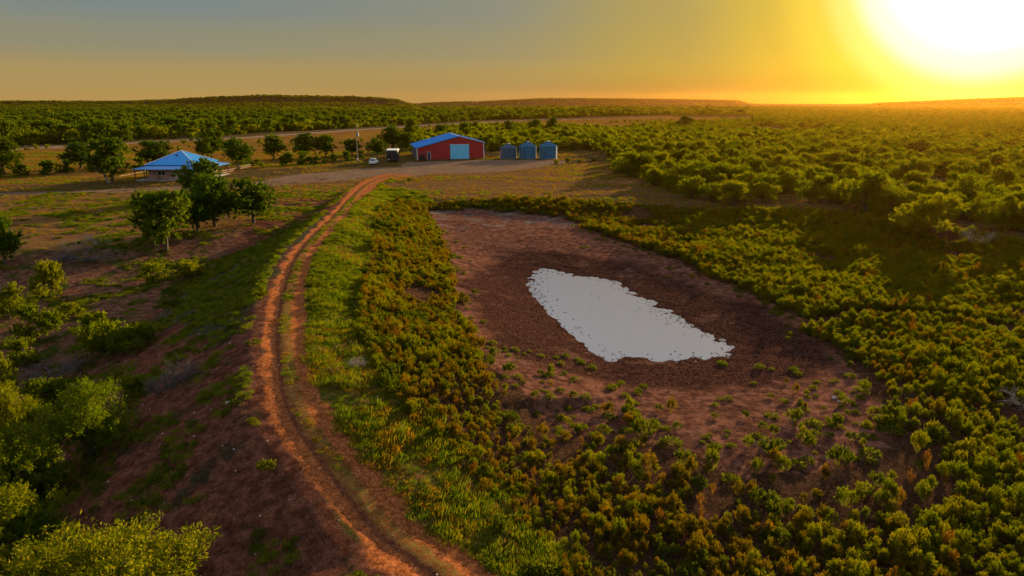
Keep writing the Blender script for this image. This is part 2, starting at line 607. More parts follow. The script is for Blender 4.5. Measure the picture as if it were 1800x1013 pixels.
def axis(segs, tail_lo, tail_hi, growth, lim):
    a = [segs[0][0]]
    for lo, hi, st in segs:
        n = max(1, int(round((hi - a[-1]) / st)))
        a += list(np.linspace(a[-1], hi, n + 1)[1:])
    s = segs[-1][2]
    while a[-1] < tail_hi and a[-1] < lim:
        s *= 1 + growth
        a.append(a[-1] + s)
    s = segs[0][2]
    lo = []
    v = a[0]
    while v > tail_lo:
        s *= 1 + growth * 1.6
        v -= s
        lo.append(v)
    return np.array(lo[::-1] + a)


ax_x = axis([(-27, -2, .17), (-2, 24, .24), (24, 34, .4)], -5000, 5000, .045, 5600)
ax_y = axis([(11, 45, .21), (45, 80, .25), (80, 110, .35)], -300, 5000, .021, 5200)
X, Y = np.meshgrid(ax_x, ax_y)
xs, ys = X.ravel(), Y.ravel()
zs = height(xs, ys)
nx, ny = len(ax_x), len(ax_y)
print('ground grid', nx, ny, nx * ny)
nearm = (ys < 800) & (np.abs(xs) < 700)
dtr = np.full(xs.shape, 50.0)
ztr = np.zeros(xs.shape)
nm2 = (ys < 190) & (np.abs(xs) < 190)
dtr[nm2], ztr[nm2] = line_d(xs[nm2], ys[nm2], track)
ztr = np.where(ys < 70, 1.5, ztr)
jit = (fbm(xs, ys, 7, 4, 61) - .5)
jit2 = (fbm(xs, ys, 1.6, 3, 63) - .5)


def zone(poly, soft, j=3.0, mask=nearm):
    v = np.zeros(xs.shape)
    sd = poly_sd(xs[mask], ys[mask], poly) + jit[mask] * j + jit2[mask] * j * .5
    v[mask] = sstep(-soft, soft, sd)
    return v


z_mud = zone(Zp['mud'], 1.2, 3)
sp_all = np.full(xs.shape, -60.0)
sp_all[nm2] = poly_sd(xs[nm2], ys[nm2], pond_poly)
z_wet = sstep(-9.5, -3.5, sp_all + jit * 6 + jit2 * 3)
z_yard = zone(Zp['yard'], 1.5, 4)
z_pink = np.maximum(zone(Zp['pinkfield'], 4, 10), .8 * zone(Zp['leftfield'], 3, 8))
z_far = zone(Zp['farfield'], 5, 12)
z_weed = zone(WEED, 1.0, 2)
z_left = zone(left_poly, 2.0, 4)
z_gully = zone(gully_poly, 2.5, 5)
z_bank = zone(BANK, 1.0, 2)
z_trk = sstep(1.75, .95, np.abs(dtr + .0) + jit2 * 1.1 - 1.1 * sstep(1.1, 0.3, ztr) - 1.4 * sstep(.35, .08, ztr)) * sstep(.01, .10, ztr)
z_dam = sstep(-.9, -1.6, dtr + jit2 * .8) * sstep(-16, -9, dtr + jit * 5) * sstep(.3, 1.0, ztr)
z_strip = sstep(.9, 1.7, dtr + jit2 * 1.2) * sstep(2, -4, dtr + jit * 9 - 2 - 15 * sstep(.05, 1.3, ztr)) * sstep(.02, .5, ztr) * (1 - z_weed)
droad = np.full(xs.shape, 90.0)
mm = (ys > 150) & (ys < 1300)
droad[mm] = np.abs(line_d(xs[mm], ys[mm], road_line)[0])
z_road = sstep(5.5, 4.0, droad)

faces = (np.arange(ny - 1)[:, None] * nx + np.arange(nx - 1)[None, :]).ravel()
F = np.stack([faces, faces + 1, faces + nx + 1, faces + nx], 1).astype(np.int32)
gme = bpy.data.meshes.new('ground')
gme.vertices.add(len(xs))
gme.vertices.foreach_set('co', np.stack([xs, ys, zs], 1).astype(np.float32).ravel())
gme.loops.add(F.size)
gme.loops.foreach_set('vertex_index', F.ravel())
gme.polygons.add(len(F))
gme.polygons.foreach_set('loop_start', np.arange(0, F.size, 4, dtype=np.int32))
gme.polygons.foreach_set('loop_total', np.full(len(F), 4, np.int32))
gme.update()
gme.polygons.foreach_set('use_smooth', np.ones(len(F), bool))


def attr(name, *ch):
    a = gme.attributes.new(name, 'FLOAT_COLOR', 'POINT')
    d = np.ones((len(xs), 4), np.float32)
    for i, c in enumerate(ch):
        d[:, i] = c
    a.data.foreach_set('color', d.ravel())


attr('zone_a', z_mud, z_wet, z_yard)
attr('zone_b', z_pink, z_far, z_weed)
attr('zone_c', z_left, z_gully, z_bank)
attr('zone_d', z_trk, z_dam, z_strip)
attr('zone_e', np.clip((dtr + 3) / 6, 0, 1), z_road, sstep(1200, 1900, ys))

gm = bpy.data.materials.new('ground_soil')
gm.use_nodes = True
nt = gm.node_tree
gb = nt.nodes['Principled BSDF']
gb.inputs['Roughness'].default_value = .95
gb.inputs['Specular IOR Level'].default_value = 0.0
gb.inputs['Roughness'].default_value = 1.0
tc = nt.nodes.new('ShaderNodeTexCoord')


def gnoise(scale, detail=5, rough=.6, stretch=None, kind='FLOAT'):
    n = nt.nodes.new('ShaderNodeTexNoise')
    n.inputs['Scale'].default_value = scale
    n.inputs['Detail'].default_value = detail
    n.inputs['Roughness'].default_value = rough
    src = tc.outputs['Object']
    if stretch:
        mp = nt.nodes.new('ShaderNodeMapping')
        mp.inputs['Scale'].default_value = stretch
        nt.links.new(src, mp.inputs['Vector'])
        src = mp.outputs[0]
    nt.links.new(src, n.inputs['Vector'])
    return n.outputs[0]


def gmr(src, a, b, lo=0.0, hi=1.0):
    n = nt.nodes.new('ShaderNodeMapRange')
    n.interpolation_type = 'SMOOTHSTEP'
    n.inputs[1].default_value = a
    n.inputs[2].default_value = b
    n.inputs[3].default_value = lo
    n.inputs[4].default_value = hi
    nt.links.new(src, n.inputs[0])
    return n.outputs[0]


def gmath(op, a, b):
    n = nt.nodes.new('ShaderNodeMath')
    n.operation = op
    for i, v in enumerate((a, b)):
        if isinstance(v, (int, float)):
            n.inputs[i].default_value = v
        else:
            nt.links.new(v, n.inputs[i])
    return n.outputs[0]


def gmix(f, a, b):
    m = nt.nodes.new('ShaderNodeMix')
    m.data_type = 'RGBA'
    if isinstance(f, (int, float)):
        m.inputs[0].default_value = f
    else:
        nt.links.new(f, m.inputs[0])
    for i, v in ((6, a), (7, b)):
        if isinstance(v, tuple):
            m.inputs[i].default_value = (*v, 1)
        else:
            nt.links.new(v, m.inputs[i])
    return m.outputs[2]


def gattr(name):
    a = nt.nodes.new('ShaderNodeAttribute')
    a.attribute_name = name
    s = nt.nodes.new('ShaderNodeSeparateColor')
    nt.links.new(a.outputs['Color'], s.inputs[0])
    return s.outputs


n_fine, n_mid, n_big, n_huge = gnoise(12, 6, .8), gnoise(1.7, 5, .65), gnoise(.32, 5, .6), gnoise(.05, 4, .6)
n_stk = gnoise(.22, 5, .65, (.28, 1.6, 1))
n_stk2 = gnoise(.9, 4, .7, (.3, 1.5, 1))
n_pix = gnoise(5.5, 6, .85)
n_grit = gnoise(26, 4, .7)
A, B, Cc, D, E = gattr('zone_a'), gattr('zone_b'), gattr('zone_c'), gattr('zone_d'), gattr('zone_e')


def soft(mask, noise, w=.35):
    """edge of a zone broken up by noise"""
    return gmr(gmath('ADD', mask, gmath('MULTIPLY', gmath('SUBTRACT', noise, .5), 1.1)), .5 - w * .5, .5 + w * .5)


red1, red2 = (.200, .078, .042), (.300, .125, .066)
base = gmix(gmr(n_big, .35, .65), (.095, .055, .025), (.140, .080, .034))
base = gmix(gmr(n_mid, .45, .62), base, (.040, .050, .010))
base = gmix(E[2], base, gmix(gmr(n_huge, .3, .7), (.012, .019, .014), (.036, .034, .030)))
# far fields: orange dry grass with reddish bare streaks and green bands
farc = gmix(gmr(n_stk, .40, .60), (.28, .150, .016), (.15, .062, .028))
farc = gmix(gmr(n_stk2, .56, .70), farc, (.16, .155, .012))
base = gmix(soft(B[1], n_mid), base, farc)
# left low ground: reddish soil, patches of grass
lowc = gmix(gmr(n_mid, .35, .65), (.105, .048, .030), (.175, .084, .054))
lowc = gmix(gmr(n_big, .50, .62), lowc, gmix(gmr(n_pix, .4, .6), (.022, .042, .009), (.060, .066, .010)))
base = gmix(soft(Cc[0], n_mid), base, lowc)
pink = gmix(gmr(n_stk2, .38, .62), (.120, .062, .026), (.205, .105, .045))
pink = gmix(gmath('MULTIPLY', gmr(n_stk, .42, .58), gmr(n_pix, .35, .6)), pink, (.185, .105, .028))
base = gmix(soft(B[0], n_mid), base, pink)
yardc = gmix(gmr(n_stk2, .35, .65), (.165, .105, .068), (.235, .155, .105))
base = gmix(soft(A[2], n_mid), base, yardc)
weedc = gmix(gmr(n_pix, .4, .6), (.048, .026, .014), (.080, .040, .023))
base = gmix(soft(B[2], n_mid), base, weedc)
mudd = gmix(gmr(n_mid, .35, .65), (.120, .050, .033), (.225, .100, .066))
mudd = gmix(gmath('MULTIPLY', gmr(n_pix, .50, .62), .75), mudd, (.038, .015, .011))
base = gmix(soft(A[0], n_mid), base, mudd)
wetc = gmix(gmr(n_pix, .40, .62), (.012, .006, .006), (.105, .046, .032))
wetc = gmix(gmr(n_mid, .52, .68), wetc, (.045, .023, .020))
base = gmix(gmr(gmath('ADD', A[1], gmath('MULTIPLY', gmath('SUBTRACT', n_mid, .5), .9)), .3, .75), base, wetc)
bankc = gmix(gmr(n_stk2, .4, .6), (.10, .065, .055), (.22, .19, .18))
base = gmix(gmath('MULTIPLY', gmath('MULTIPLY', soft(A[0], n_mid), gmr(gnoise(.45, 5, .7), .50, .62)), .55), base, (.035, .016, .013))
base = gmix(gmath('MULTIPLY', gmath('MULTIPLY', soft(A[0], n_mid), gmr(gnoise(.22, 6, .75), .54, .66)), .5), base, (.21, .105, .075))
base = gmix(gmath('MULTIPLY', gmath('MULTIPLY', soft(Cc[2], n_mid), gmr(n_big, .46, .62)), .75), base, bankc)
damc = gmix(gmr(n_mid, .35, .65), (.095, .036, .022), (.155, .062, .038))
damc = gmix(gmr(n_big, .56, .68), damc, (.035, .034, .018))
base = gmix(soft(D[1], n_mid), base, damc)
base = gmix(gmath('MULTIPLY', soft(Cc[1], n_mid), .75), base, gmix(gmr(n_pix, .4, .65), (.020, .050, .018), (.07, .06, .035)))
strip = gmix(gmr(n_pix, .40, .60), (.060, .085, .010), (.150, .095, .022))
strip = gmix(gmr(n_mid, .55, .68), strip, (.14, .052, .024))
base = gmix(soft(D[2], n_mid), base, strip)
trk = gmix(gmr(n_pix, .35, .65), (.26, .080, .027), (.42, .142, .048))
# the strip of soil and weeds between the wheel ruts, and its shadow painted dark along the left rut's inner edge
dn = gmath('ADD', E[0], gmath('MULTIPLY', gmath('SUBTRACT', n_mid, .5), .08))
cen = gmath('MULTIPLY', gmr(dn, .425, .465), gmr(dn, .58, .54))
trk = gmix(gmath('MULTIPLY', cen, gmr(n_pix, .42, .56)), trk, (.15, .11, .030))
trk = gmix(gmath('MULTIPLY', gmath('MULTIPLY', gmr(dn, .39, .415), gmr(dn, .455, .43)), .7), trk, (.10, .040, .028))
base = gmix(soft(D[0], n_mid, .5), base, trk)
base = gmix(E[1], base, gmix(gmr(n_mid, .3, .7), (.24, .17, .12), (.30, .21, .15)))
# scattered pale grit
base = gmix(gmath('MULTIPLY', gmr(gnoise(13, 2, .5), .70, .74), .6), base, (.42, .36, .31))
mot = gmath('MULTIPLY', gmath('MULTIPLY', gmr(n_pix, .30, .70, .50, 1.35), gmr(n_mid, .30, .70, .78, 1.2)), gmr(n_grit, .32, .68, .6, 1.4))
mv = nt.nodes.new('ShaderNodeVectorMath')
mv.operation = 'SCALE'
nt.links.new(base, mv.inputs[0])
nt.links.new(mot, mv.inputs['Scale'])
nt.links.new(mv.outputs[0], gb.inputs['Base Color'])
hsum = gmath('ADD', gmath('MULTIPLY', n_fine, .45), gmath('ADD', gmath('MULTIPLY', n_mid, .5), gmath('MULTIPLY', n_pix, .6)))
bp = nt.nodes.new('ShaderNodeBump')
bp.inputs['Strength'].default_value = 1.0
bp.inputs['Distance'].default_value = .13
nt.links.new(hsum, bp.inputs['Height'])
nt.links.new(bp.outputs[0], gb.inputs['Normal'])
gme.materials.append(gm)
tag(link('ground', gme), kind='structure')

# ---- pond water
wm = bpy.data.materials.new('pond_water')
wm.use_nodes = True
b = wm.node_tree.nodes['Principled BSDF']
b.inputs['Base Color'].default_value = (.045, .033, .027, 1)
b.inputs['Roughness'].default_value = .06
b.inputs['IOR'].default_value = 1.33
b.inputs['Specular IOR Level'].default_value = 1.0
b.inputs['Metallic'].default_value = .6
b.inputs['Base Color'].default_value = (.34, .36, .435, 1)
n = wm.node_tree.nodes.new('ShaderNodeTexNoise')
n.inputs['Scale'].default_value = .7
n.inputs['Detail'].default_value = 3
tcw = wm.node_tree.nodes.new('ShaderNodeTexCoord')
wm.node_tree.links.new(tcw.outputs['Object'], n.inputs['Vector'])
bpw = wm.node_tree.nodes.new('ShaderNodeBump')
bpw.inputs['Strength'].default_value = .25
bpw.inputs['Distance'].default_value = .01
wm.node_tree.links.new(n.outputs[0], bpw.inputs['Height'])
wm.node_tree.links.new(bpw.outputs[0], b.inputs['Normal'])
WZ = -2.31
cx, cy = pond_poly.mean(0)
pp = [(p[0] + (p[0] - cx) * .10, p[1] + (p[1] - cy) * .10) for p in pond_poly[:-1]]
tag(link('pond_water', mesh('pond_water', [(a, b_, WZ) for a, b_ in pp], [tuple(range(len(pp)))], wm)), kind='structure')


# ------------------------------------------------------------------ plants: prototype meshes
def unit(v):
    return v / (np.linalg.norm(v, axis=-1, keepdims=True) + 1e-9)


def leaves(c, d, L, W, r):
    """rhombic leaves: c centres (n,3), d long axes, L, W sizes (arrays)"""
    n = len(c)
    d = unit(d)
    rnd = unit(r.normal(size=(n, 3)))
    s = unit(np.cross(d, rnd))
    L = np.broadcast_to(L, n)[:, None]
    W = np.broadcast_to(W, n)[:, None]
    nn = np.cross(d, s)
    return np.stack([c - d * L * .5, c + s * W * .5 + nn * L * .08, c + d * L * .5, c - s * W * .5 + nn * L * .08], 1)


def crown_lobes(r, w, h, n, z0, squash=1.0):
    """puffs filling an uneven dome w wide and h tall"""
    out = []
    for _ in range(n):
        a = r.uniform(0, 2 * PI)
        u = r.uniform(0, 1) ** .6
        e = r.uniform(-.75, 1)
        rr = math.sqrt(max(0, 1 - e ** 2 * .9)) * u
        out.append((w * .5 * rr * math.cos(a) * r.uniform(.8, 1.1), w * .5 * rr * math.sin(a) * r.uniform(.8, 1.1), z0 + (h - z0) * (.44 + .46 * e * (.8 + .2 * u)) * squash, r.uniform(.17, .30) * min(w, h * 1.3)))
    return out


def crown(name, seed, w, h, nl, nleaf, L, W, mt, z0=0.0, up=.55, zflat=.8, droop=0.0, spray=22, sprayL=.34):
    r = np.random.default_rng(seed)
    lob = crown_lobes(r, w * .82, h, nl, z0)
    lr = np.array([q[3] ** 2 for q in lob])
    pick = r.choice(len(lob), nleaf, p=lr / lr.sum())
    c0 = np.array([q[:3] for q in lob])[pick]
    rad = np.array([q[3] for q in lob])[pick] * .72
    dv = unit(r.normal(size=(nleaf, 3)))
    dv[:, 2] = np.where(r.uniform(size=nleaf) < .6, np.abs(dv[:, 2]), dv[:, 2])
    dv = unit(dv)
    # leaves sit on sprays: short branchlets that stand out from the puff
    ns = max(4, nleaf // spray)
    sp_i = r.integers(0, ns, nleaf)
    c0, rad, dv = c0[:ns][sp_i], rad[:ns][sp_i], dv[:ns][sp_i]
    sh = (r.uniform(.35, 1.0, ns) ** .5)[sp_i]
    sdir = unit(dv + unit(r.normal(size=(ns, 3)))[sp_i] * .5 + np.array([0, 0, up]))
    sl2 = (r.uniform(.6, 1.3, ns) * sprayL)[sp_i]
    pos = c0 + dv * (rad * sh)[:, None] * np.array([1, 1, zflat]) + sdir * (sl2 * r.uniform(-.3, 1.0, nleaf))[:, None] + r.normal(0, sprayL * .16, (nleaf, 3))
    pos[:, 2] = np.maximum(pos[:, 2], z0 * .75 + .03 + r.uniform(0, .15 * h, nleaf) * .5)
    ax = sdir + r.normal(0, .55, (nleaf, 3)) - np.array([0, 0, droop])
    s = r.uniform(.6, 1.35, nleaf)
    return quads(name, leaves(pos, ax, L * s, W * s, r), mt), lob


def trunk(name, seed, lob, r0, z1, mt, n=7, stems=1, lean=.1):
    r = np.random.default_rng(seed)
    mb = MB()
    tops = []
    for s_ in range(stems):
        a = r.uniform(0, 2 * PI)
        off = .35 * r0 * stems * (stems > 1)
        b0 = Vector((math.cos(a) * off * 2, math.sin(a) * off * 2, -.25))
        k = Vector((math.cos(a) * lean * z1 * .5, math.sin(a) * lean * z1 * .5, z1 * .55))
        t = Vector((math.cos(a) * lean * z1, math.sin(a) * lean * z1, z1))
        mb.tube([b0, b0 * .6 + k * .2 + Vector((0, 0, .2)), k, t], [r0 * 1.25, r0, r0 * .8, r0 * .62], 7)
        tops.append(t)
    order = r.permutation(len(lob))[:n]
    for i, j in enumerate(order):
        q = Vector(lob[j][:3])
        t = tops[i % len(tops)]
        st = t * r.uniform(.82, 1.0)
        mid = st.lerp(q, .5) + Vector((r.normal(0, .08), r.normal(0, .08), .06)) * z1 * .5
        mb.tube([st, mid, q], [r0 * .5, r0 * .32, r0 * .1], 5)
    return mb.me(name, mt)


NEAR_M, MID_M, OAK, FAR_M = [], [], [], []
for i in range(5):
    me, lob = crown('mesquite_crown', 100 + i, 5.0, 3.5, 40, 30000, .125, .038, M['mesquite'], .15, up=.55, spray=34, sprayL=.36)
    NEAR_M.append((me, trunk('mesquite_trunk', i, lob, .07, .9, M['bark'], 12, 3, .5)))
for i in range(7):
    me, lob = crown('mesquite_crown', 200 + i, 4.4, 3.2, 20, 7000, .22, .085, M['mesquite_gold'], .05, up=.5, spray=26, sprayL=.42)
    MID_M.append((me, trunk('mesquite_trunk', i + 20, lob, .07, .9, M['bark'], 9, 3, .5)))
for i in range(6):
    me, lob = crown('oak_crown', 300 + i, 5.2, 4.4, 34, 15000, .19, .105, M['oak'], .75, up=.25, zflat=.95, spray=24, sprayL=.34)
    OAK.append((me, trunk('oak_trunk', i + 40, lob, .16, 1.6, M['bark'], 12, 1, .12)))
FAR_LOW = []
for i in range(6):
    me, lob = crown('bush_mass', 400 + i, 4.6, 3.1, 12, 900, .50, .26, M['mesquite_gold'], .0, up=.5, spray=9, sprayL=.5)
    FAR_LOW.append(me)
FAR_OAK = []
for i in range(4):
    me, lob = crown('tree_mass', 450 + i, 5.6, 4.6, 12, 900, .60, .36, M['oak'], .0, up=.3, spray=9, sprayL=.55)
    FAR_OAK.append(me)


def weed_mesh(name, seed, nst, h, spread, mt, per=22, L=.12, W=.022):
    r = np.random.default_rng(seed)
    a = r.uniform(0, 2 * PI, nst)
    u = np.sqrt(r.uniform(0, 1, nst))
    tip = np.stack([np.cos(a) * u * spread, np.sin(a) * u * spread, h * (1 - .42 * u ** 2) * r.uniform(.82, 1.08, nst)], 1)
    root = tip * np.array([.16, .16, 0])
    t = r.uniform(.45, 1.0, (nst, per)) ** .6
    p = root[:, None] + (tip - root)[:, None] * t[..., None]
    p = p + r.normal(0, .028, p.shape)
    ax = (tip - root)[:, None] * .8 / h + r.normal(0, .42, p.shape) + np.array([0, 0, .5])
    p, ax = p.reshape(-1, 3), ax.reshape(-1, 3)
    s = r.uniform(.7, 1.3, len(p))
    lv = leaves(p, ax, L * s, W * s * 1.1, r)
    st = leaves((root + tip) / 2 * 1.0, tip - root, np.linalg.norm(tip - root, axis=1) * .98, .016, r)
    return quads(name, np.concatenate([lv, st]), mt)


def herb_mesh(name, seed, n, h, spread, mt, L=.14, W=.05):
    r = np.random.default_rng(seed)
    a = r.uniform(0, 2 * PI, n)
    u = r.uniform(0, 1, n) ** .5
    p = np.stack([np.cos(a) * u * spread, np.sin(a) * u * spread, h * (1 - .55 * u ** 2) * r.uniform(.25, 1, n)], 1)
    ax = np.stack([np.cos(a) * u, np.sin(a) * u, np.full(n, .7)], 1) + r.normal(0, .4, (n, 3))
    s = r.uniform(.6, 1.3, n)
    return quads(name, leaves(p, ax, L * s, W * s, r), mt)


def grass_mesh(name, seed, n, h, spread, mt, W=.02):
    r = np.random.default_rng(seed)
    a = r.uniform(0, 2 * PI, n)
    u = r.uniform(0, 1, n) ** .5 * spread
    L = h * r.uniform(.5, 1.1, n)
    d = unit(np.stack([np.cos(a) * .35, np.sin(a) * .35, np.ones(n)], 1) + r.normal(0, .22, (n, 3)))
    p = np.stack([np.cos(a) * u, np.sin(a) * u, np.zeros(n)], 1) + d * L[:, None] * .48
    return quads(name, leaves(p, d, L, W, r), mt)


def twig_mesh(name, seed, n, h, spread, mt, r0=.02, depth=3):
    r = np.random.default_rng(seed)
    mb = MB()

    def grow(p, d, L, rad, k):
        q = p + d * L * .5 + Vector(r.normal(0, .06, 3)) * L
        e = q + (d + Vector(r.normal(0, .25, 3))).normalized() * L * .5
        mb.tube([p, q, e], [rad, rad * .8, rad * .5], 4, cap=False)
        if k > 0:
            for _ in range(3 if k > 1 else 2):
                nd = (d + Vector(r.normal(0, .55, 3))).normalized()
                grow(q.lerp(e, r.uniform(.2, 1)), nd, L * r.uniform(.55, .8), rad * .55, k - 1)
    for _ in range(n):
        a = r.uniform(0, 2 * PI)
        d = Vector((math.cos(a) * spread, math.sin(a) * spread, 1)).normalized()
        grow(Vector((math.cos(a) * .15, math.sin(a) * .15, -.05)), d, h * r.uniform(.45, .7), r0, depth)
    return mb.me(name, mt)


WEEDS = [weed_mesh('weed', 500 + i, 34, .85 + .06 * (i % 2), .29 + .04 * (i % 3), M['weed'], per=24, L=.10, W=.020) for i in range(7)] + [weed_mesh('weed', 530, 16, 1.05, .26, M['weedrust'], per=16, L=.09, W=.018)]
GWEEDS = [weed_mesh('green_weed', 520 + i, 26, .80, .42, M['weedgreen'], L=.13, W=.03) for i in range(4)]
HERBS = [herb_mesh('herb', 540 + i, 170, .34, .34, M['weedgreen']) for i in range(5)]
GRASS = [grass_mesh('grass_tuft', 560 + i, 120, .30, .30, M['grass']) for i in range(5)]
GOLD = [grass_mesh('gold_tuft', 590 + i, 80, .24, .34, M['gold'], W=.026) for i in range(4)]
DRYG = [grass_mesh('dry_tuft', 580 + i, 90, .26, .28, M['dry']) for i in range(3)]
AMBER = []
for w_ in WEEDS[:7]:
    w2 = w_.copy()
    w2.materials[0] = M['weedamber']
    AMBER.append(w2)
CLODS = []
for i in range(4):
    r = np.random.default_rng(600 + i)
    mb = MB()
    v = [Vector((math.cos(a) * math.cos(e), math.sin(a) * math.cos(e), math.sin(e) * .6)) * r.uniform(.7, 1.2) for e in (-.5, .5) for a in np.arange(0, 2 * PI, PI / 3)] + [Vector((0, 0, .75))]
    mb.add(v, [(k, (k + 1) % 6, (k + 1) % 6 + 6, k + 6) for k in range(6)] + [(k + 6, (k + 1) % 6 + 6, 12) for k in range(6)])
    CLODS.append(mb.me('clod', M['clod']))
ROCKS = []
for me in CLODS:
    m2 = me.copy()
    m2.materials[0] = M['rock']
    ROCKS.append(m2)


def proto_collection(name, meshes):
    col = bpy.data.collections.new(name)
    for i, me in enumerate(meshes):
        o = bpy.data.objects.new('%s_source_%02d' % (name, i), me)
        col.objects.link(o)
    return col


def scatter(name, P, S, meshes, kind='stuff', tilt=.12, label=None):
    """one object: a cloud of points on the ground that geometry nodes fill with copies of a few meshes"""
    n = len(P)
    if not n:
        return
    me = bpy.data.meshes.new(name)
    me.vertices.add(n)
    me.vertices.foreach_set('co', np.asarray(P, np.float32).ravel())
    r = np.random.default_rng(n)
    rot = np.stack([r.normal(0, tilt, n), r.normal(0, tilt, n), r.uniform(0, 2 * PI, n)], 1).astype(np.float32)
    a = me.attributes.new('rot', 'FLOAT_VECTOR', 'POINT')
    a.data.foreach_set('vector', rot.ravel())
    S = np.asarray(S, np.float32)
    S3 = np.stack([S, S, S * r.uniform(.85, 1.15, n)], 1) if S.ndim == 1 else S
    a = me.attributes.new('scl', 'FLOAT_VECTOR', 'POINT')
    a.data.foreach_set('vector', S3.astype(np.float32).ravel())
    a = me.attributes.new('pick', 'INT', 'POINT')
    a.data.foreach_set('value', r.integers(0, len(meshes), n).astype(np.int32))
    col = proto_collection(name, meshes)
    ng = bpy.data.node_groups.new(name, 'GeometryNodeTree')
    ng.interface.new_socket('Geometry', in_out='INPUT', socket_type='NodeSocketGeometry')
    ng.interface.new_socket('Geometry', in_out='OUTPUT', socket_type='NodeSocketGeometry')
    gi, go = ng.nodes.new('NodeGroupInput'), ng.nodes.new('NodeGroupOutput')
    iop = ng.nodes.new('GeometryNodeInstanceOnPoints')
    ci = ng.nodes.new('GeometryNodeCollectionInfo')
    ci.inputs['Collection'].default_value = col
    ci.inputs['Separate Children'].default_value = True
    ci.inputs['Reset Children'].default_value = True
    iop.inputs['Pick Instance'].default_value = True

    def named(nm, dt):
        q = ng.nodes.new('GeometryNodeInputNamedAttribute')
        q.data_type = dt
        q.inputs['Name'].default_value = nm
        return q.outputs['Attribute']
    ng.links.new(gi.outputs[0], iop.inputs['Points'])
    ng.links.new(ci.outputs[0], iop.inputs['Instance'])
    ng.links.new(named('pick', 'INT'), iop.inputs['Instance Index'])
    e2r = ng.nodes.new('FunctionNodeEulerToRotation')
    ng.links.new(named('rot', 'FLOAT_VECTOR'), e2r.inputs[0])
    ng.links.new(e2r.outputs[0], iop.inputs['Rotation'])
    ng.links.new(named('scl', 'FLOAT_VECTOR'), iop.inputs['Scale'])
    ng.links.new(iop.outputs[0], go.inputs[0])
    o = link(name, me)
    md = o.modifiers.new('scatter', 'NODES')
    md.node_group = ng
    tag(o, label, None, None, kind)
    return o


def inside(x, y, poly):
    return poly_sd(x, y, poly) > 0


def in_view(x, y, m=1.06):
    return (y > 5) & (np.abs(x) < (y * CP + 4) * .75 * m + 3)


# ------------------------------------------------------------------ trees placed one by one
def plant(name, pair, px, py, w_m, h_m, label, cat='tree', group=None, base=(5.0, 4.6), rz=None, snow=None, xyz=None, both=True):
    x, y, z = xyz or G(px, py)
    t = empty(name, (x, y, z - .05), random.uniform(0, 6.28) if rz is None else rz, (w_m / base[0], w_m / base[0], h_m / base[1]))
    tag(t, label, cat, group)
    link('trunk', pair[1], t)
    link('crown', pair[0], t)
    return t


OB = (5.3, 4.4)      # oak prototype: width, height
MBs = (4.7, 3.45)    # mesquite prototype
trees = [  # px, py of the foot, width px, top py, prototype, label
    (8, 308, 66, 247, 0, 'round dark tree at the left edge of the photo beside the far field'),
    (142, 296, 62, 254, 1, 'wide dark tree just behind and left of the tree with a bare limb'),
    (198, 322, 72, 249, 2, 'tall tree with a bare grey limb standing left of the house'),
    (272, 292, 62, 248, 3, 'spreading tree directly behind the blue roofed house'),
    (372, 284, 62, 232, 4, 'tallest tree behind the right end of the house'),
    (420, 297, 50, 249, 5, 'round tree at the end of the pale rail right of the house'),
    (481, 281, 46, 240, 0, 'dark round tree standing alone between the rail and the tree pair'),
    (536, 277, 42, 238, 1, 'left tree of the close pair before the highway'),
    (573, 276, 42, 240, 2, 'right tree of the close pair before the highway'),
    (620, 274, 30, 246, 3, 'small tree just left of the utility pole'),
    (664, 277, 34, 246, 4, 'small tree behind the white car'),
    (689, 268, 44, 226, 5, 'large tree behind the black enclosed trailer'),
    (716, 268, 30, 236, 1, 'tree touching the left corner of the barn from behind'),
    (725, 250, 32, 211, 0, 'tall tree beside the highway behind the barn roof'),
    (775, 245, 26, 221, 2, 'small tree showing above the blue barn roof, left of the ridge'),
    (817, 250, 22, 215, 3, 'narrow tree showing above the barn ridge'),
    (895, 240, 24, 214, 4, 'tree behind the first grain bin'),
    (940, 240, 26, 212, 5, 'dark tree behind the middle grain bin'),
    (972, 236, 26, 209, 0, 'dark tree behind the right grain bin'),
    (1205, 226, 28, 206, 1, 'dark tree alone at the near edge of the far field'),
    (10, 466, 62, 380, 3, 'dark tree cut by the left edge above the dry gully'),
    (292, 440, 108, 340, 2, 'round tree with a clear trunk, nearest of the cluster below the house'),
    (358, 350, 76, 287, 5, 'pale green tree hiding the right half of the porch'),
    (378, 398, 96, 315, 1, 'dark tree with a reddish trunk in the middle of the cluster below the house'),
    (348, 408, 60, 338, 3, 'slim dark tree between the round tree and the reddish trunk'),
    (446, 392, 84, 318, 4, 'sunlit tree on the right end of the cluster, next to the dam'),
]
for i, (px, py, wp, top, k, lab) in enumerate(trees):
    x, y, z = G(px, py)
    dz = y * CP + (CAM_Z - z) * SP
    w = wp / 1200 * dz
    h = (py - top) / 1200 * dz / .985
    plant('oak_tree' if i != 22 else 'elm_tree', OAK[k], px, py, w * 1.2, h, lab, 'tree', 'broad trees round the farm', OB, xyz=(x, y, z), rz=i * 1.3)

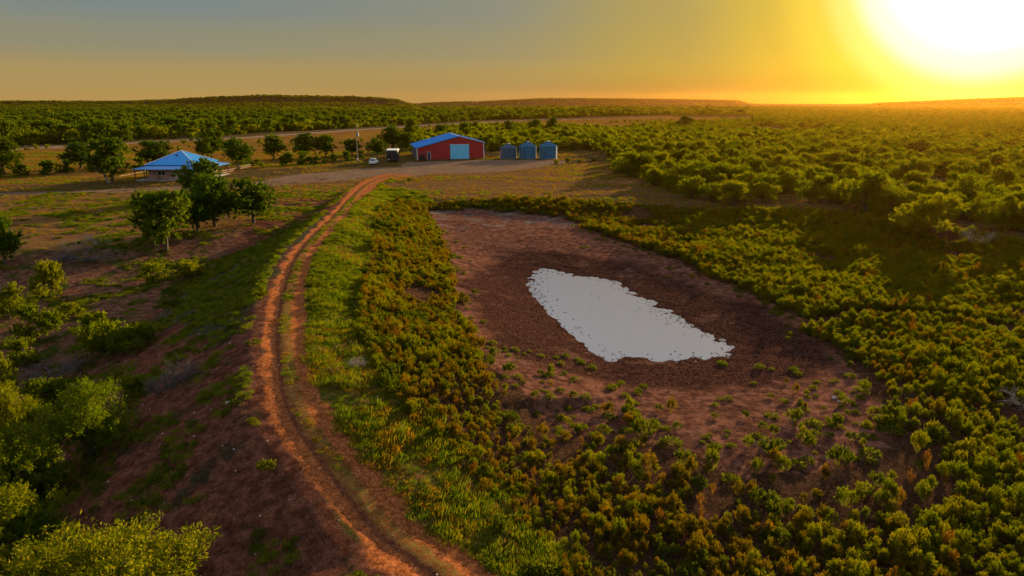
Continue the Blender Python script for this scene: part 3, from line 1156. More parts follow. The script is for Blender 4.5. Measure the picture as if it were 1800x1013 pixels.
shrubs = [  # big mesquites, near
    (205, 1120, 340, 918, 0, 'largest sunlit bush, cut by the bottom edge of the photo'),
    (15, 1010, 200, 855, 1, 'yellow tipped bush in the bottom left corner'),
    (30, 905, 180, 745, 2, 'leafy bush at the left edge above the bottom corner bush'),
    (160, 800, 165, 662, 3, 'full dark green bush with a spiky top left of the dam slope'),
    (25, 790, 130, 668, 4, 'bright bush at the left edge next to the spiky topped bush'),
    (88, 522, 76, 450, 1, 'upright bush at the left with a rounded top behind the dry gully'),
    (70, 600, 95, 522, 0, 'pale feathery bush at the left below the upright bush'),
    (20, 560, 66, 490, 2, 'pale bush at the left edge'),
    (185, 625, 116, 543, 3, 'loose sunlit bush in the middle of the low ground'),
    (250, 612, 90, 560, 4, 'dark low bush joined to the right side of the loose sunlit bush'),
    (240, 693, 76, 652, 1, 'dark green bush at the foot of the dam slope'),
    (10, 690, 60, 610, 3, 'small bright bush at the left edge beside the gully'),
    (75, 985, 120, 880, 2, 'yellow tipped bush between the largest bush and the left edge'),
    (90, 720, 110, 655, 1, 'bush behind the spiky topped bush, joined to it on the left'),
    (60, 880, 120, 790, 3, 'sunlit bush just below the spiky topped bush'),
    (45, 640, 70, 585, 2, 'feathery bush between the gully and the pale bushes'),
    (120, 560, 60, 528, 4, 'low green bush right of the pale feathery bush'),
]
for i, (px, py, wp, top, k, lab) in enumerate(shrubs):
    x, y, z = G(px, py)
    dz = y * CP + (CAM_Z - z) * SP
    w = wp / 1200 * dz
    h = (py - top) / 1200 * dz
    plant('mesquite_shrub', NEAR_M[k] if (i < 5 or py > 860) else MID_M[k], px, py, w * 1.0, h * .95, lab, 'bush', 'bushes on the low ground left of the dam', MBs, xyz=(x, y, z), rz=i * 2.1)

# low green thicket strips in the left ground
for i, (px, py, wp, top, lab) in enumerate([
        (272, 494, 66, 458, 'left half of the low clipped looking green bush below the round tree'),
        (332, 490, 76, 460, 'right half of the low green bush below the round tree'),
        (298, 524, 36, 502, 'small green clump on bare soil below the long low bush'),
        (305, 540, 40, 522, 'small grey green clump on bare soil, the lower of two'),
        (458, 526, 32, 504, 'bright green weed bush right beside the left edge of the dirt track'),
        (446, 608, 30, 594, 'small bright weed on the dam edge beside the track bend'),
        (470, 828, 40, 803, 'bright green sprawling weed alone on the bare dam slope'),
        (880, 935, 52, 900, 'dark green round bush between the grass and the weeds at the bottom')]):
    x, y, z = G(px, py)
    dz = y * CP + (CAM_Z - z) * SP
    w, h = wp / 1200 * dz, (py - top) / 1200 * dz
    if i < 2:
        plant('mesquite_shrub', MID_M[i], px, py, w * 1.1, h * 1.1, lab, 'bush', None, MBs, xyz=(x, y, z))
    else:
        o = link('weed_bush', GWEEDS[i % 4], None, (x, y, z - .02), (0, 0, i), (w / .85, w / .85, max(h, .3) / .85))
        tag(o, lab, 'weed')

# ------------------------------------------------------------------ thickets
BUSH_R = gpoly([(1075, 300), (1150, 330), (1205, 348), (1320, 362), (1480, 366), (1560, 385), (1640, 392), (1720, 402), (1800, 410), (2300, 480), (2600, 300), (2300, 185.5), (1320, 185.5), (1320, 213), (1180, 222), (1050, 229),
                (1020, 262), (1062, 270)])
BUSH_B = gpoly([(700, 247), (760, 240), (860, 226), (1050, 229), (1060, 262), (985, 268), (860, 268), (850, 262), (760, 262), (715, 268)])
BUSH_F = gpoly([(-600, 290), (30, 258.5), (300, 245), (600, 227), (850, 211), (1160, 202), (1310, 204), (1320, 185.5), (-600, 185.5)])

# foremost individual shrubs of the right thicket
front = [(1215, 348, 58, 308, 'rounded shrub at the lower left corner of the right thicket'),
         (1292, 361, 80, 317, 'broad pair crowned shrub jutting from the thicket above the weeds'),
         (1345, 340, 60, 305, 'shrub behind the broad jutting shrub in the right thicket'),
         (1425, 354, 62, 312, 'dark round shrub left of the largest thicket bush'),
         (1525, 370, 112, 298, 'largest dark bush at the front of the right thicket'),
         (1618, 414, 124, 338, 'yellow lit bush standing forward of the thicket on the right'),
         (1692, 368, 60, 326, 'shrub behind and right of the yellow lit bush'),
         (1770, 385, 80, 330, 'bright shrub near the right edge of the photo'),
         (1610, 345, 70, 300, 'shrub directly behind the yellow lit bush'),
         (1235, 222, 22, 209, 'small dark shrub beside the lone dark tree at the far field')]
taken = []
for i, (px, py, wp, top, lab) in enumerate(front):
    x, y, z = G(px, py)
    dz = y * CP + (CAM_Z - z) * SP
    w, h = wp / 1200 * dz, (py - top) / 1200 * dz
    plant('mesquite_shrub', MID_M[i % 7], px, py, w * 1.08, h, lab, 'bush', 'shrubs of the right thicket', MBs, xyz=(x, y, z))
    taken.append((x, y, w * .45))


def blue_points(n_try, r0, r1, spacing, poly, seed, az=(-44, 46), thin=None):
    """jittered grid in plan, clipped to a polygon and a fan in front of the camera"""
    r = np.random.default_rng(seed)
    hw = r1 * math.tan(R(max(abs(az[0]), abs(az[1]))))
    gx = np.arange(r1 * math.tan(R(az[0])), r1 * math.tan(R(az[1])), spacing)
    gy = np.arange(r0, r1, spacing)
    XX, YY = np.meshgrid(gx, gy)
    XX = XX.ravel() + r.uniform(-.48, .48, XX.size) * spacing
    YY = YY.ravel() + r.uniform(-.48, .48, YY.size) * spacing
    m = (np.abs(XX) < YY * 1.02 + 12) & (YY > r0) & (YY <= r1)
    XX, YY = XX[m], YY[m]
    m = inside(XX, YY, poly)
    return XX[m], YY[m]


def dens(x, y, sc_, lo, s=0):
    return fbm(x, y, sc_, 3, s) > lo


br0 = np.random.default_rng(8)
bx, by = blue_points(0, 60, 330, 4.1, BUSH_R, 11)
b2x, b2y = blue_points(0, 200, 420, 4.2, BUSH_B, 12)
bx, by = np.concatenate([bx, b2x]), np.concatenate([by, b2y])
keep = (fbm(bx, by, 22, 3, 71) > .33) & (br0.uniform(size=len(bx)) > .10)
for x, y, w in taken:
    keep &= (bx - x) ** 2 + (by - y) ** 2 > (w + .6) ** 2
bx, by = bx[keep], by[keep]
br = np.random.default_rng(5)
bs = br.uniform(.65, 1.35, len(bx)) * (.85 + .4 * fbm(bx, by, 30, 2, 73))
bz = height(bx, by) - .08
vis = in_view(bx, by)
d2 = np.hypot(bx, by)
size = np.where(vis, bs / d2, -1)
order = np.argsort(-size)
N_IND = 270
for j, i in enumerate(order[:N_IND]):
    t = empty('mesquite_shrub', (bx[i], by[i], bz[i]), br.uniform(0, 6.28), (bs[i] * br.uniform(.9, 1.2), bs[i] * br.uniform(.9, 1.2), bs[i] * br.uniform(.85, 1.15)))
    near_bins = bx[i] < 40
    tall = 'tall' if bs[i] > 1.1 else ('low' if bs[i] < .85 else 'middle sized')
    if near_bins:
        where = 'in the part of the thicket just right of the grain bins'
    else:
        row = 'front rows' if poly_sd(bx[i:i + 1], by[i:i + 1], BUSH_R)[0] < 9 else ('middle rows' if by[i] < 135 else 'far rows')
        azm = bx[i] / by[i]
        where = 'in the %s of the thicket, %s' % (row, 'behind the yellow lit bush' if azm > .52 else ('behind the largest dark bush' if azm > .34 else 'behind the broad jutting shrub'))
    tag(t, '%s mesquite shrub %s' % (tall, where), 'bush', '%s shrubs %s' % (tall, where))
    a, b_ = MID_M[j % 7]
    link('trunk', b_, t)
    link('crown', a, t)
rest = order[N_IND:]
nearr = rest[d2[rest] < 150]
farr = rest[d2[rest] >= 150]
scatter('mesquite_thicket', np.stack([bx, by, bz], 1)[nearr], bs[nearr], [m[0] for m in MID_M], tilt=.06)
scatter('mesquite_thicket_farther', np.stack([bx, by, bz], 1)[farr], bs[farr], FAR_LOW, tilt=.06)
# beyond 330 m
for nm, poly, r0, r1, sp_, s0, seed, protos in (
        ('mesquite_plain', BUSH_R, 330, 900, 5.2, 1.35, 21, FAR_LOW),
        ('distant_mesquite_plain', BUSH_R, 900, 2300, 12, 2.9, 22, FAR_LOW),
        ('woodland_beyond_road', BUSH_F, 240, 900, 5.6, 1.5, 23, FAR_LOW + FAR_OAK[:2]),
        ('distant_woodland', BUSH_F, 900, 2200, 12, 2.9, 24, FAR_LOW + FAR_OAK[:1])):
    x, y = blue_points(0, r0, r1, sp_, poly, seed)
    n1 = fbm(x, y, sp_ * 14, 3, seed)
    k = (n1 > .32) if poly is BUSH_R else (n1 > .22)
    k &= in_view(x, y, 1.35)
    x, y, n1 = x[k], y[k], n1[k]
    s = s0 * br.uniform(.5, 1.05, len(x)) * (.75 + .6 * fbm(x, y, sp_ * 5, 2, seed + 3))
    if 'distant' in nm:
        S = np.stack([s, s, s * .42], 1)
    elif poly is BUSH_F:
        S = np.stack([s, s, s * (1.0 - .5 * sstep(.10, .30, x / y))], 1)
    else:
        S = np.stack([s, s, s * .8], 1)
    scatter(nm, np.stack([x, y, height(x, y) - .1 * s0], 1), S, protos, tilt=.04)
# crest growth on the ridges
hx, hy = blue_points(0, 1500, 3600, 20, np.array([(-5000, 1500), (5000, 1500), (5000, 3600), (-5000, 3600)]), 31)
hh = hills(hx, hy)
k = (hh > 4) & in_view(hx, hy, 1.3) & (fbm(hx, hy, 120, 3, 91) > .42)
hx, hy = hx[k], hy[k]
s = br.uniform(1.2, 2.6, len(hx))
scatter('ridge_scrub', np.stack([hx, hy, height(hx, hy) - .4], 1), np.stack([s, s, s * .5], 1), FAR_OAK[:2], tilt=.03)

# hedge line of low shrubs along the old fence on the left, and sprinkled field shrubs
hl = smooth_line([G(a, b)[:2] for a, b in [(-60, 316), (60, 308), (130, 303), (300, 296), (470, 292), (560, 288), (640, 281)]], 8)
hp = []
for i in range(len(hl) - 1):
    L = np.linalg.norm(hl[i + 1] - hl[i])
    for k in range(max(1, int(L / 1.6))):
        q = hl[i] + (hl[i + 1] - hl[i]) * br.uniform() + br.normal(0, .8, 2)
        if br.uniform() < .75:
            hp.append((*q, br.uniform(.35, .72)))
hp = np.array(hp)
scatter('hedgerow_undergrowth', np.stack([hp[:, 0], hp[:, 1], height(hp[:, 0], hp[:, 1]) - .1], 1), hp[:, 2], FAR_OAK[:2] + FAR_LOW[:2])
fx, fy = blue_points(0, 230, 620, 9, Zp['farfield'], 41)
k = fbm(fx, fy, 40, 3, 95) > .60
fx, fy = fx[k], fy[k]
scatter('field_scrub', np.stack([fx, fy, height(fx, fy) - .1], 1), br.uniform(.25, .6, len(fx)), FAR_LOW, tilt=.05)

# ------------------------------------------------------------------ weeds round the pond
wx, wy = blue_points(0, 14, 135, .45, WEED, 51)
mudsd = poly_sd(wx, wy, Zp['mud']) + (fbm(wx, wy, 4, 3, 101) - .5) * 3.5
tsd = line_d(wx, wy, track)[0]
uu = br.uniform(size=len(wx))
lower = sstep(46, 38, wy) * sstep(-2, 3, wx)
k = ((mudsd < 0) & (uu < 1 - lower * (1 - (.16 + .84 * sstep(.5, 5.5, -mudsd)))) | (mudsd >= 0) & (mudsd < 5) & (uu < .05 * lower)) & (tsd > 2.8) & in_view(wx, wy, 1.25)
gap = fbm(wx, wy, 7, 3, 103)
k &= gap > .24
trail = line_d(wx, wy, smooth_line([G(a, b)[:2] for a, b in [(1425, 575), (1500, 556), (1640, 560), (1800, 585), (2000, 620)]], 4))[0]
k &= np.abs(trail) > .8
k &= ~inside(wx, wy, gpoly([(1625, 402), (1668, 402), (1690, 428), (1640, 432)]))
k &= ~inside(wx, wy, BANK) | (fbm(wx, wy, 2, 2, 105) > .56)
wx, wy, gap = wx[k], wy[k], gap[k]
thin = sstep(150, 60, np.hypot(wx, wy)) * .0
ws = br.uniform(.50, .92, len(wx)) * (.78 + .42 * sstep(.26, .6, gap))
ws *= (1 - .25 * (br.uniform(size=len(wx)) < .3)) * (1 + .15 * sstep(38, 50, wy))
wz = height(wx, wy) - .03
ws = ws * np.where(br.uniform(size=len(ws)) < .12, 1.3, 1.0)
isa = br.uniform(size=len(wx)) < .06 + .5 * sstep(16, 4, wx - .12 * wy) + .8 * (fbm(wx, wy, 6, 3, 108) - .5)
isg = (fbm(wx, wy, 2.2, 2, 107) > .70) | (br.uniform(size=len(wx)) < .05)
vis = in_view(wx, wy, 1.0) & (wy > 22.5)
siz = np.where(vis, ws / np.hypot(wx, wy), -1)
order = np.argsort(-siz)
NW = 290
for j, i in enumerate(order[:NW]):
    me = (GWEEDS[j % 4] if isg[i] else (WEEDS[7] if j % 22 == 7 else (AMBER if isa[i] else WEEDS)[j % 7]))
    o = link('green_weed' if isg[i] else 'weed', me, None, (wx[i], wy[i], wz[i]), (br.normal(0, .1), br.normal(0, .1), br.uniform(0, 6.28)), (ws[i], ws[i], ws[i] * br.uniform(.85, 1.15)))
    if isg[i]:
        tag(o, 'fully green weed among the rusty ones nearest the bottom edge of the photo', 'weed', 'green weeds nearest the camera')
    else:
        big = 'large dome shaped' if ws[i] > .88 else ('small' if ws[i] < .66 else 'middle sized')
        if me is WEEDS[-1]:
            big = 'thin'
        where = 'beside the grass strip along the track' if poly_sd(wx[i:i + 1], wy[i:i + 1], WEED)[0] < 3.0 and wx[i] < 6 else ('near the bottom right corner of the photo' if wx[i] > 8 else 'in the dense weeds below the pond')
        tag(o, '%s yellow and rust weed %s' % (big, where), 'weed', '%s rusty weeds %s' % (big, where))
rest = order[NW:]
PW = np.stack([wx, wy, wz], 1)
ka = ~isg[rest] & ~isa[rest]
scatter('weed_field', PW[rest][ka], ws[rest][ka], WEEDS[:7] * 4 + WEEDS[7:], tilt=.1)
ka = ~isg[rest] & isa[rest]
scatter('amber_weed_field', PW[rest][ka], ws[rest][ka], AMBER * 3 + WEEDS[7:], tilt=.1)
scatter('green_weed_field', PW[rest][isg[rest]], ws[rest][isg[rest]], GWEEDS, tilt=.1)

# single weeds standing on the bare mud, one by one
mudweeds = [(1008, 700, 18), (953, 672, 10), (1103, 732, 26), (1158, 722, 18), (1035, 722, 20), (1075, 742, 24), (1118, 742, 20), (962, 690, 12), (870, 628, 22), (835, 518, 14), (800, 452, 12), (815, 440, 10), (1130, 772, 44), (1180, 782, 36),
            (1205, 815, 40), (1255, 805, 34), (1285, 845, 32), (1255, 735, 16), (1355, 700, 14), (1357, 735, 24), (1355, 800, 48), (1415, 782, 34), (1330, 770, 22), (1360, 765, 24), (1395, 740, 34), (1430, 748, 30), (1465, 752, 34), (1495, 775, 22),
            (1530, 800, 34), (1448, 722, 12), (1487, 730, 14), (1030, 435, 10), (1020, 437, 7), (1030, 790, 16), (1080, 790, 20), (895, 655, 26), (860, 645, 24), (1172, 488, 9), (1345, 540, 16), (1215, 490, 12), (1400, 820, 30), (1150, 750, 20),
            (950, 660, 14), (1100, 760, 24), (1060, 765, 26), (1190, 755, 18), (1240, 770, 14), (1310, 735, 18), (1340, 755, 20), (985, 735, 18), (940, 700, 16), (1010, 760, 22), (1420, 700, 12), (1560, 735, 30), (1575, 700, 26), (1565, 760, 40)]
for i, (px, py, wp) in enumerate(mudweeds):
    x, y, z = G(px, py)
    dz = y * CP + (CAM_Z - z) * SP
    w = wp / 1200 * dz
    big = wp > 28
    if i % 3 == 1:
        o = link('creeping_herb', HERBS[i % 5], None, (x, y, z - .02), (0, 0, i * 1.7), (w / .62, w / .62, w / .62 * .8))
    else:
        o = link('green_weed', GWEEDS[i % 4], None, (x, y, z - .03), (0, 0, i * 1.7), (w / .82, w / .82, w / .82 * random.uniform(.75, 1.0)))
    if py < 560:
        tag(o, 'tiny green plant on the bare mud beyond the pond', 'plant', 'tiny plants on the far mud')
    elif big:
        tag(o, 'large green weed clump on bare ground between the pond and the weeds', 'weed', 'large weed clumps at the mud edge')
    else:
        tag(o, 'small bright green weed casting a shadow on the bare mud below the pond', 'weed', 'small weeds on the near mud')
# creeping plants at the left rim of the mud
ex, ey = blue_points(0, 30, 100, 1.0, Zp['mud'], 61)
sd = poly_sd(ex, ey, Zp['mud'])
k = (sd < 2.2 + 3 * (fbm(ex, ey, 3, 2, 111) - .5)) & (fbm(ex, ey, 1.7, 2, 113) > .58) | ((ey < 46) & (fbm(ex, ey, 1.5, 2, 114) > .58) & (sd < 9))
ex, ey = ex[k], ey[k]
scatter('creeping_herbs', np.stack([ex, ey, height(ex, ey) - .02], 1), br.uniform(.4, 1.1, len(ex)), HERBS)

# ------------------------------------------------------------------ grass and herbs on the dam and the fields
gx_, gy_ = blue_points(0, 13, 150, .34, np.array([(-60, 12), (60, 12), (60, 150), (-90, 150)]), 71)
dt, zt = line_d(gx_, gy_, track)
zt = np.where(gy_ < 70, 1.5, zt)
u = br.uniform(size=len(gx_))
n1 = fbm(gx_, gy_, 2.2, 3, 121)
n2 = fbm(gx_, gy_, 9, 3, 123)
inweed = inside(gx_, gy_, WEED)
inmud = inside(gx_, gy_, Zp['mud'])
strip_ = (dt > 1.30 + 1.1 * sstep(1.3, .4, zt) + .9 * (n2 - .5)) & (dt < 2 + 14 * sstep(.05, 1.3, zt) + 10 * (n2 - .5)) & (zt > .02) & ~inmud & (n1 > .22) & (~inweed | (poly_sd(gx_, gy_, WEED) < 1.2)) & (gx_ < 30)
centre = (np.abs(dt) < .34) & (n1 > .47) & (zt > .9)
view = in_view(gx_, gy_, 1.25)
k = (strip_ | centre) & view
P = np.stack([gx_, gy_, height(gx_, gy_) - .02], 1)
sz = br.uniform(.6, 1.3, len(gx_)) * np.where(centre, .42, 1.0) * (.6 + .7 * sstep(.35, .6, n1))
kg = k & (u < .62)
scatter('grass', P[kg], sz[kg], GRASS)
kh = k & (u >= .62) & (n2 > .50)
scatter('herbs', P[kh], sz[kh] * .85, HERBS)
kd = k & (u >= .62) & (n2 <= .50)
scatter('dry_grass', P[kd], sz[kd], GOLD + DRYG[:1])
# sparse tufts on the outer face of the dam and the low ground to the left
lowl = (dt < -2.0) & view
gul = inside(gx_, gy_, gully_poly)
k = lowl & ((n2 > .50) & (n1 > .50) | (n1 > .68) | (gul & (n1 > .38))) & (gy_ < 125) & (u < .8)
scatter('low_grass', P[k], br.uniform(.45, 1.1, k.sum()) * .9, GRASS + HERBS[:2])
k = lowl & (n2 < .5) & (n1 > .60) & (u > .6)
scatter('low_dry_grass', P[k], br.uniform(.4, .9, k.sum()), DRYG)
# open field behind the pond and left field: short tussocks in patches
tx, ty = blue_points(0, 84, 230, .85, np.array([(-170, 84), (60, 84), (60, 230), (-190, 230)]), 73)
n3 = .6 * fbm(tx * .35, ty * 1.4, 7, 3, 131) + .4 * fbm(tx, ty, 1.6, 2, 132)
k = ~inside(tx, ty, WEED) & ~inside(tx, ty, Zp['yard']) & (np.abs(line_d(tx, ty, track)[0]) > 2.2) & (n3 > .46) & in_view(tx, ty, 1.2)
tx, ty, n3 = tx[k], ty[k], n3[k]
k = n3 > .60
scatter('field_grass', np.stack([tx, ty, height(tx, ty) - .02], 1)[k], br.uniform(.6, 1.2, k.sum()), GRASS)
scatter('field_dry_grass', np.stack([tx, ty, height(tx, ty) - .02], 1)[~k], br.uniform(.6, 1.1, (~k).sum()), GOLD + DRYG[:1])

# clods and stones
cx_, cy_ = blue_points(0, 25, 90, .30, Zp['mud'], 81)
spd = poly_sd(cx_, cy_, pond_poly)
u = br.uniform(size=len(cx_))
k = (spd < .3) & (u < .10 + .6 * sstep(-3, -.3, spd)) & (fbm(cx_, cy_, 3, 2, 141) > .30) | ((spd >= .3) & (spd < 1.0) & (u < .40)) | ((spd >= 1.0) & (spd < 2.2) & (u < .12)) | ((spd >= 2.2) & (u < .006))
cx_, cy_, spd = cx_[k], cy_[k], spd[k]
s = br.uniform(.03, .085, len(cx_))
zc_ = np.where(spd > -.4, WZ + .0, height(cx_, cy_))
scatter('mud_clods', np.stack([cx_, cy_, zc_], 1), np.stack([s * 1.5, s, s * .6], 1), CLODS, tilt=.3)
rx, ry = blue_points(0, 14, 90, .8, np.array([(-40, 12), (8, 12), (0, 90), (-50, 90)]), 83)
k = (br.uniform(size=len(rx)) < .22) & ~inside(rx, ry, WEED)
rx, ry = rx[k], ry[k]
s = br.uniform(.015, .06, len(rx)) * (1 + (br.uniform(size=len(rx)) > .95))
scatter('gravel', np.stack([rx, ry, height(rx, ry)], 1), s, ROCKS, tilt=.5)
for i, (px, py, s, lab) in enumerate([(403, 709, .13, 'pale flat stone high on the bare dam slope'), (1466, 700, .16, 'pale stone alone on the mud right of the pond'), (1475, 706, .10, 'smaller pale stone beside the lone stone on the mud'),
                                      (706, 752, .14, 'grey stone in the grass between the track and the weeds')]):
    x, y, z = G(px, py)
    tag(link('rock', ROCKS[i], None, (x, y, z + s * .2), (0, 0, i), (s * 1.5, s, s)), lab, 'rock')

# ------------------------------------------------------------------ dead brush
def brush(name, px, py, wp, hp, lab, seed, mt, n=9, flat=1.0, r0=.035):
    x, y, z = G(px, py)
    dz = y * CP + (CAM_Z - z) * SP
    w, h = wp / 1200 * dz, hp / 1200 * dz
    me = twig_mesh(name, seed, n, 1.0, .9, mt, r0 / max(h, .5))
    o = link(name, me, None, (x, y, z), (0, 0, seed), (w / 2.1, w / 2.1, h / 1.5))
    return tag(o, lab, 'bush')


brush('bare_shrub', 128, 442, 60, 50, 'leafless grey shrub, left of the two behind the dry gully', 3, M['deadwood'], 10)
brush('bare_shrub', 180, 432, 60, 46, 'leafless grey shrub, the taller one beside the round tree', 4, M['deadwood'], 10)
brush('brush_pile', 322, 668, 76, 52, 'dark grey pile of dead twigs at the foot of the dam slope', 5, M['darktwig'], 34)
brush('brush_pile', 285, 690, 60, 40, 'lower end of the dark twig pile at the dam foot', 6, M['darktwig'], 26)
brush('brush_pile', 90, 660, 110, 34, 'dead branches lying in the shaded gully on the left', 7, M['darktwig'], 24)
brush('brush_pile', 155, 455, 120, 24, 'brown dead brush under the leafless shrubs', 8, M['darktwig'], 26)
brush('dead_brush', 1716, 430, 70, 42, 'grey tangle of dead branches right of the yellow lit bush', 9, M['deadwood'], 18)
brush('dead_brush', 1800, 715, 90, 52, 'bleached bare branches in the weeds at the right edge', 10, M['deadwood'], 9, r0=.04)
brush('dead_stalks', 628, 645, 34, 30, 'pale dead stalks in the grass strip beside the track', 11, M['deadwood'], 16)
# bare limb of the tree left of the house
x, y, z = G(196, 322)
mb = MB()
mb.tube([(x - .3, y - .3, z), (x - .9, y - .6, z + 2.0), (x - 2.4, y - 1.0, z + 4.2), (x - 3.7, y - 1.2, z + 5.6)], [.30, .22, .14, .06], 7)
for k_ in range(7):
    t = .35 + .09 * k_
    p0 = Vector((x - .9 - 2.8 * (t - .3), y - .7 - .5 * t, z + 1.9 + 4.6 * (t - .3)))
    mb.tube([p0, p0 + Vector((-.8 + .25 * (k_ % 3), -.3, .5 + .2 * (k_ % 2))), p0 + Vector((-1.5 + .5 * (k_ % 3), -.5, .9 + .5 * (k_ % 2)))], [.06, .04, .015], 4)
t0 = next(o for o in C.objects if o.get('label', '').startswith('tall tree with a bare grey limb'))
lo = mb.build('bare_limb', M['deadwood'], None)
bpy.context.view_layer.update()
lo.parent = t0
lo.matrix_parent_inverse = t0.matrix_world.inverted()
lo['label'] = 'bleached dead limb'

# ------------------------------------------------------------------ barn
def barn():
    x0, y0 = at_z(733.3, 281.5, 0)
    z0 = 0.0
    t = empty('barn', (x0, y0, z0), R(12.5))
    tag(t, 'red metal barn with a bright blue roof and a large pale blue door', 'barn')
    W, Dp = 19.2, 20.0
    pk = 12.0                       # ridge position from the left corner
    hl_, hr_, hp_ = 3.45, 4.75, 6.55
    e = .12
    # front wall with an opening for the small door, built of vertical steel sheets
    def top(u):
        return hl_ + (hp_ - hl_) * u / pk if u < pk else hp_ + (hr_ - hp_) * (u - pk) / (W - pk)
    edges = [0, 2.85, 3.85, 9.35, 14.95, W]
    for a, b in ((0, 2.9), (2.9, 3.8), (3.8, 9.4), (9.4, 14.9), (14.9, W)):
        lo_ = 2.15 if a == 2.9 else (4.15 if a == 9.4 else 0)
        m_ = MB()
        us = [a] + ([pk] if a < pk < b else []) + [b]
        fr = [(u, 0, top(u) - .05) for u in us]
        quad = [(a, 0, lo_), (b, 0, lo_)] + [(u, 0, top(u) - .05) for u in reversed(us)]
        m_.slab(quad, .1)
        u = a + .15
        while u < b - .1:
            m_.box(u, u + .06, -.035, -.001, lo_ + .01, top(u) - .12)
            u += .30
        m_.build('wall', M['redwall'], t)
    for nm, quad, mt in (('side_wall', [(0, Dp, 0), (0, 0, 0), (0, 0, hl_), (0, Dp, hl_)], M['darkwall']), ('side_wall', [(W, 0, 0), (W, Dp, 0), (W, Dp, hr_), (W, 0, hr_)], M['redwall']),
                         ('back_wall', [(W, Dp, 0), (0, Dp, 0), (0, Dp, hl_), (pk, Dp, hp_ - .05), (W, Dp, hr_)], M['redwall'])):
        q = MB()
        ins = [(px_ + (.02 if px_ == 0 else (-.02 if px_ == W else 0)), py_ + (.12 if py_ == 0 else -.02 if py_ == Dp else 0), pz_ - .06 * (pz_ > 0)) for px_, py_, pz_ in quad]
        q.slab(ins, .08)
        q.build(nm, mt, t)
    # two roof slopes with standing seams
    ov = .35
    for (ua, za, ub, zb) in ((-ov, hl_ - ov * .26, pk, hp_ + .02), (pk, hp_ + .02, W + ov, hr_ - ov * .24)):
        q = MB()
        q.slab([(ua, -ov, za), (ub, -ov, zb), (ub, Dp + ov, zb), (ua, Dp + ov, za)], .09)
        v = -ov + .3
        while v < Dp + ov - .2:
            q.slab([(ua, v, za + .05), (ub, v, zb + .05), (ub, v + .07, zb + .05), (ua, v + .07, za + .05)], .06)
            v += .9
        rf = q.build('roof', M['roofblue'], t)
    q = MB()
    q.slab([(pk - .3, -ov - .02, hp_ + .02), (pk, -ov - .02, hp_ + .12), (pk, Dp + ov + .02, hp_ + .12), (pk - .3, Dp + ov + .02, hp_ + .02)], .03)
    q.slab([(pk, -ov - .02, hp_ + .12), (pk + .3, -ov - .02, hp_ + .02), (pk + .3, Dp + ov + .02, hp_ + .02), (pk, Dp + ov + .02, hp_ + .12)], .03)
    q.build('ridge_cap', M['trimblue'], t)
    for (ua, za, ub, zb) in ((-ov, hl_ - ov * .26, pk, hp_ + .02), (pk, hp_ + .02, W + ov, hr_ - ov * .24)):
        q = MB()
        q.slab([(ua, -ov - .06, za - .16), (ub, -ov - .06, zb - .16), (ub, -ov - .06, zb + .02), (ua, -ov - .06, za + .02)], .05)
        q.build('verge_trim', M['trimblue'] if ua > 0 else M['roofblue'], t)
    for u in (-.03, W - .15):
        MB().box(u, u + .18, -.09, .16, 0, top(min(max(u, 0), W)) - .14).build('corner_trim', M['white'], t)
    # big sliding door of five sheets
    d = MB().box(9.45, 14.85, -.16, -.10, .05, 4.1)
    d = d.build('door', M['bluedoor'], t)
    for k_ in range(5):
        MB().box(9.47 + k_ * 1.08, 9.47 + k_ * 1.08 + 1.02, -.20, -.162, .08, 4.06).build('panel', M['bluedoor'], d)
    MB().box(9.3, 15.0, -.24, -.10, 4.12, 4.24).build('door_rail', M['trimblue'], t)
    MB().box(2.95, 3.75, -.04, .0, .03, 2.1).build('small_door', M['darkwall'], t)
    f_ = MB().box(2.85, 2.93, -.07, -.001, 0, 2.2).box(3.77, 3.85, -.07, -.001, 0, 2.2).box(2.93, 3.77, -.07, -.001, 2.12, 2.2)
    f_.build('small_door_frame', M['trimblue'], t)
    return t


barn()

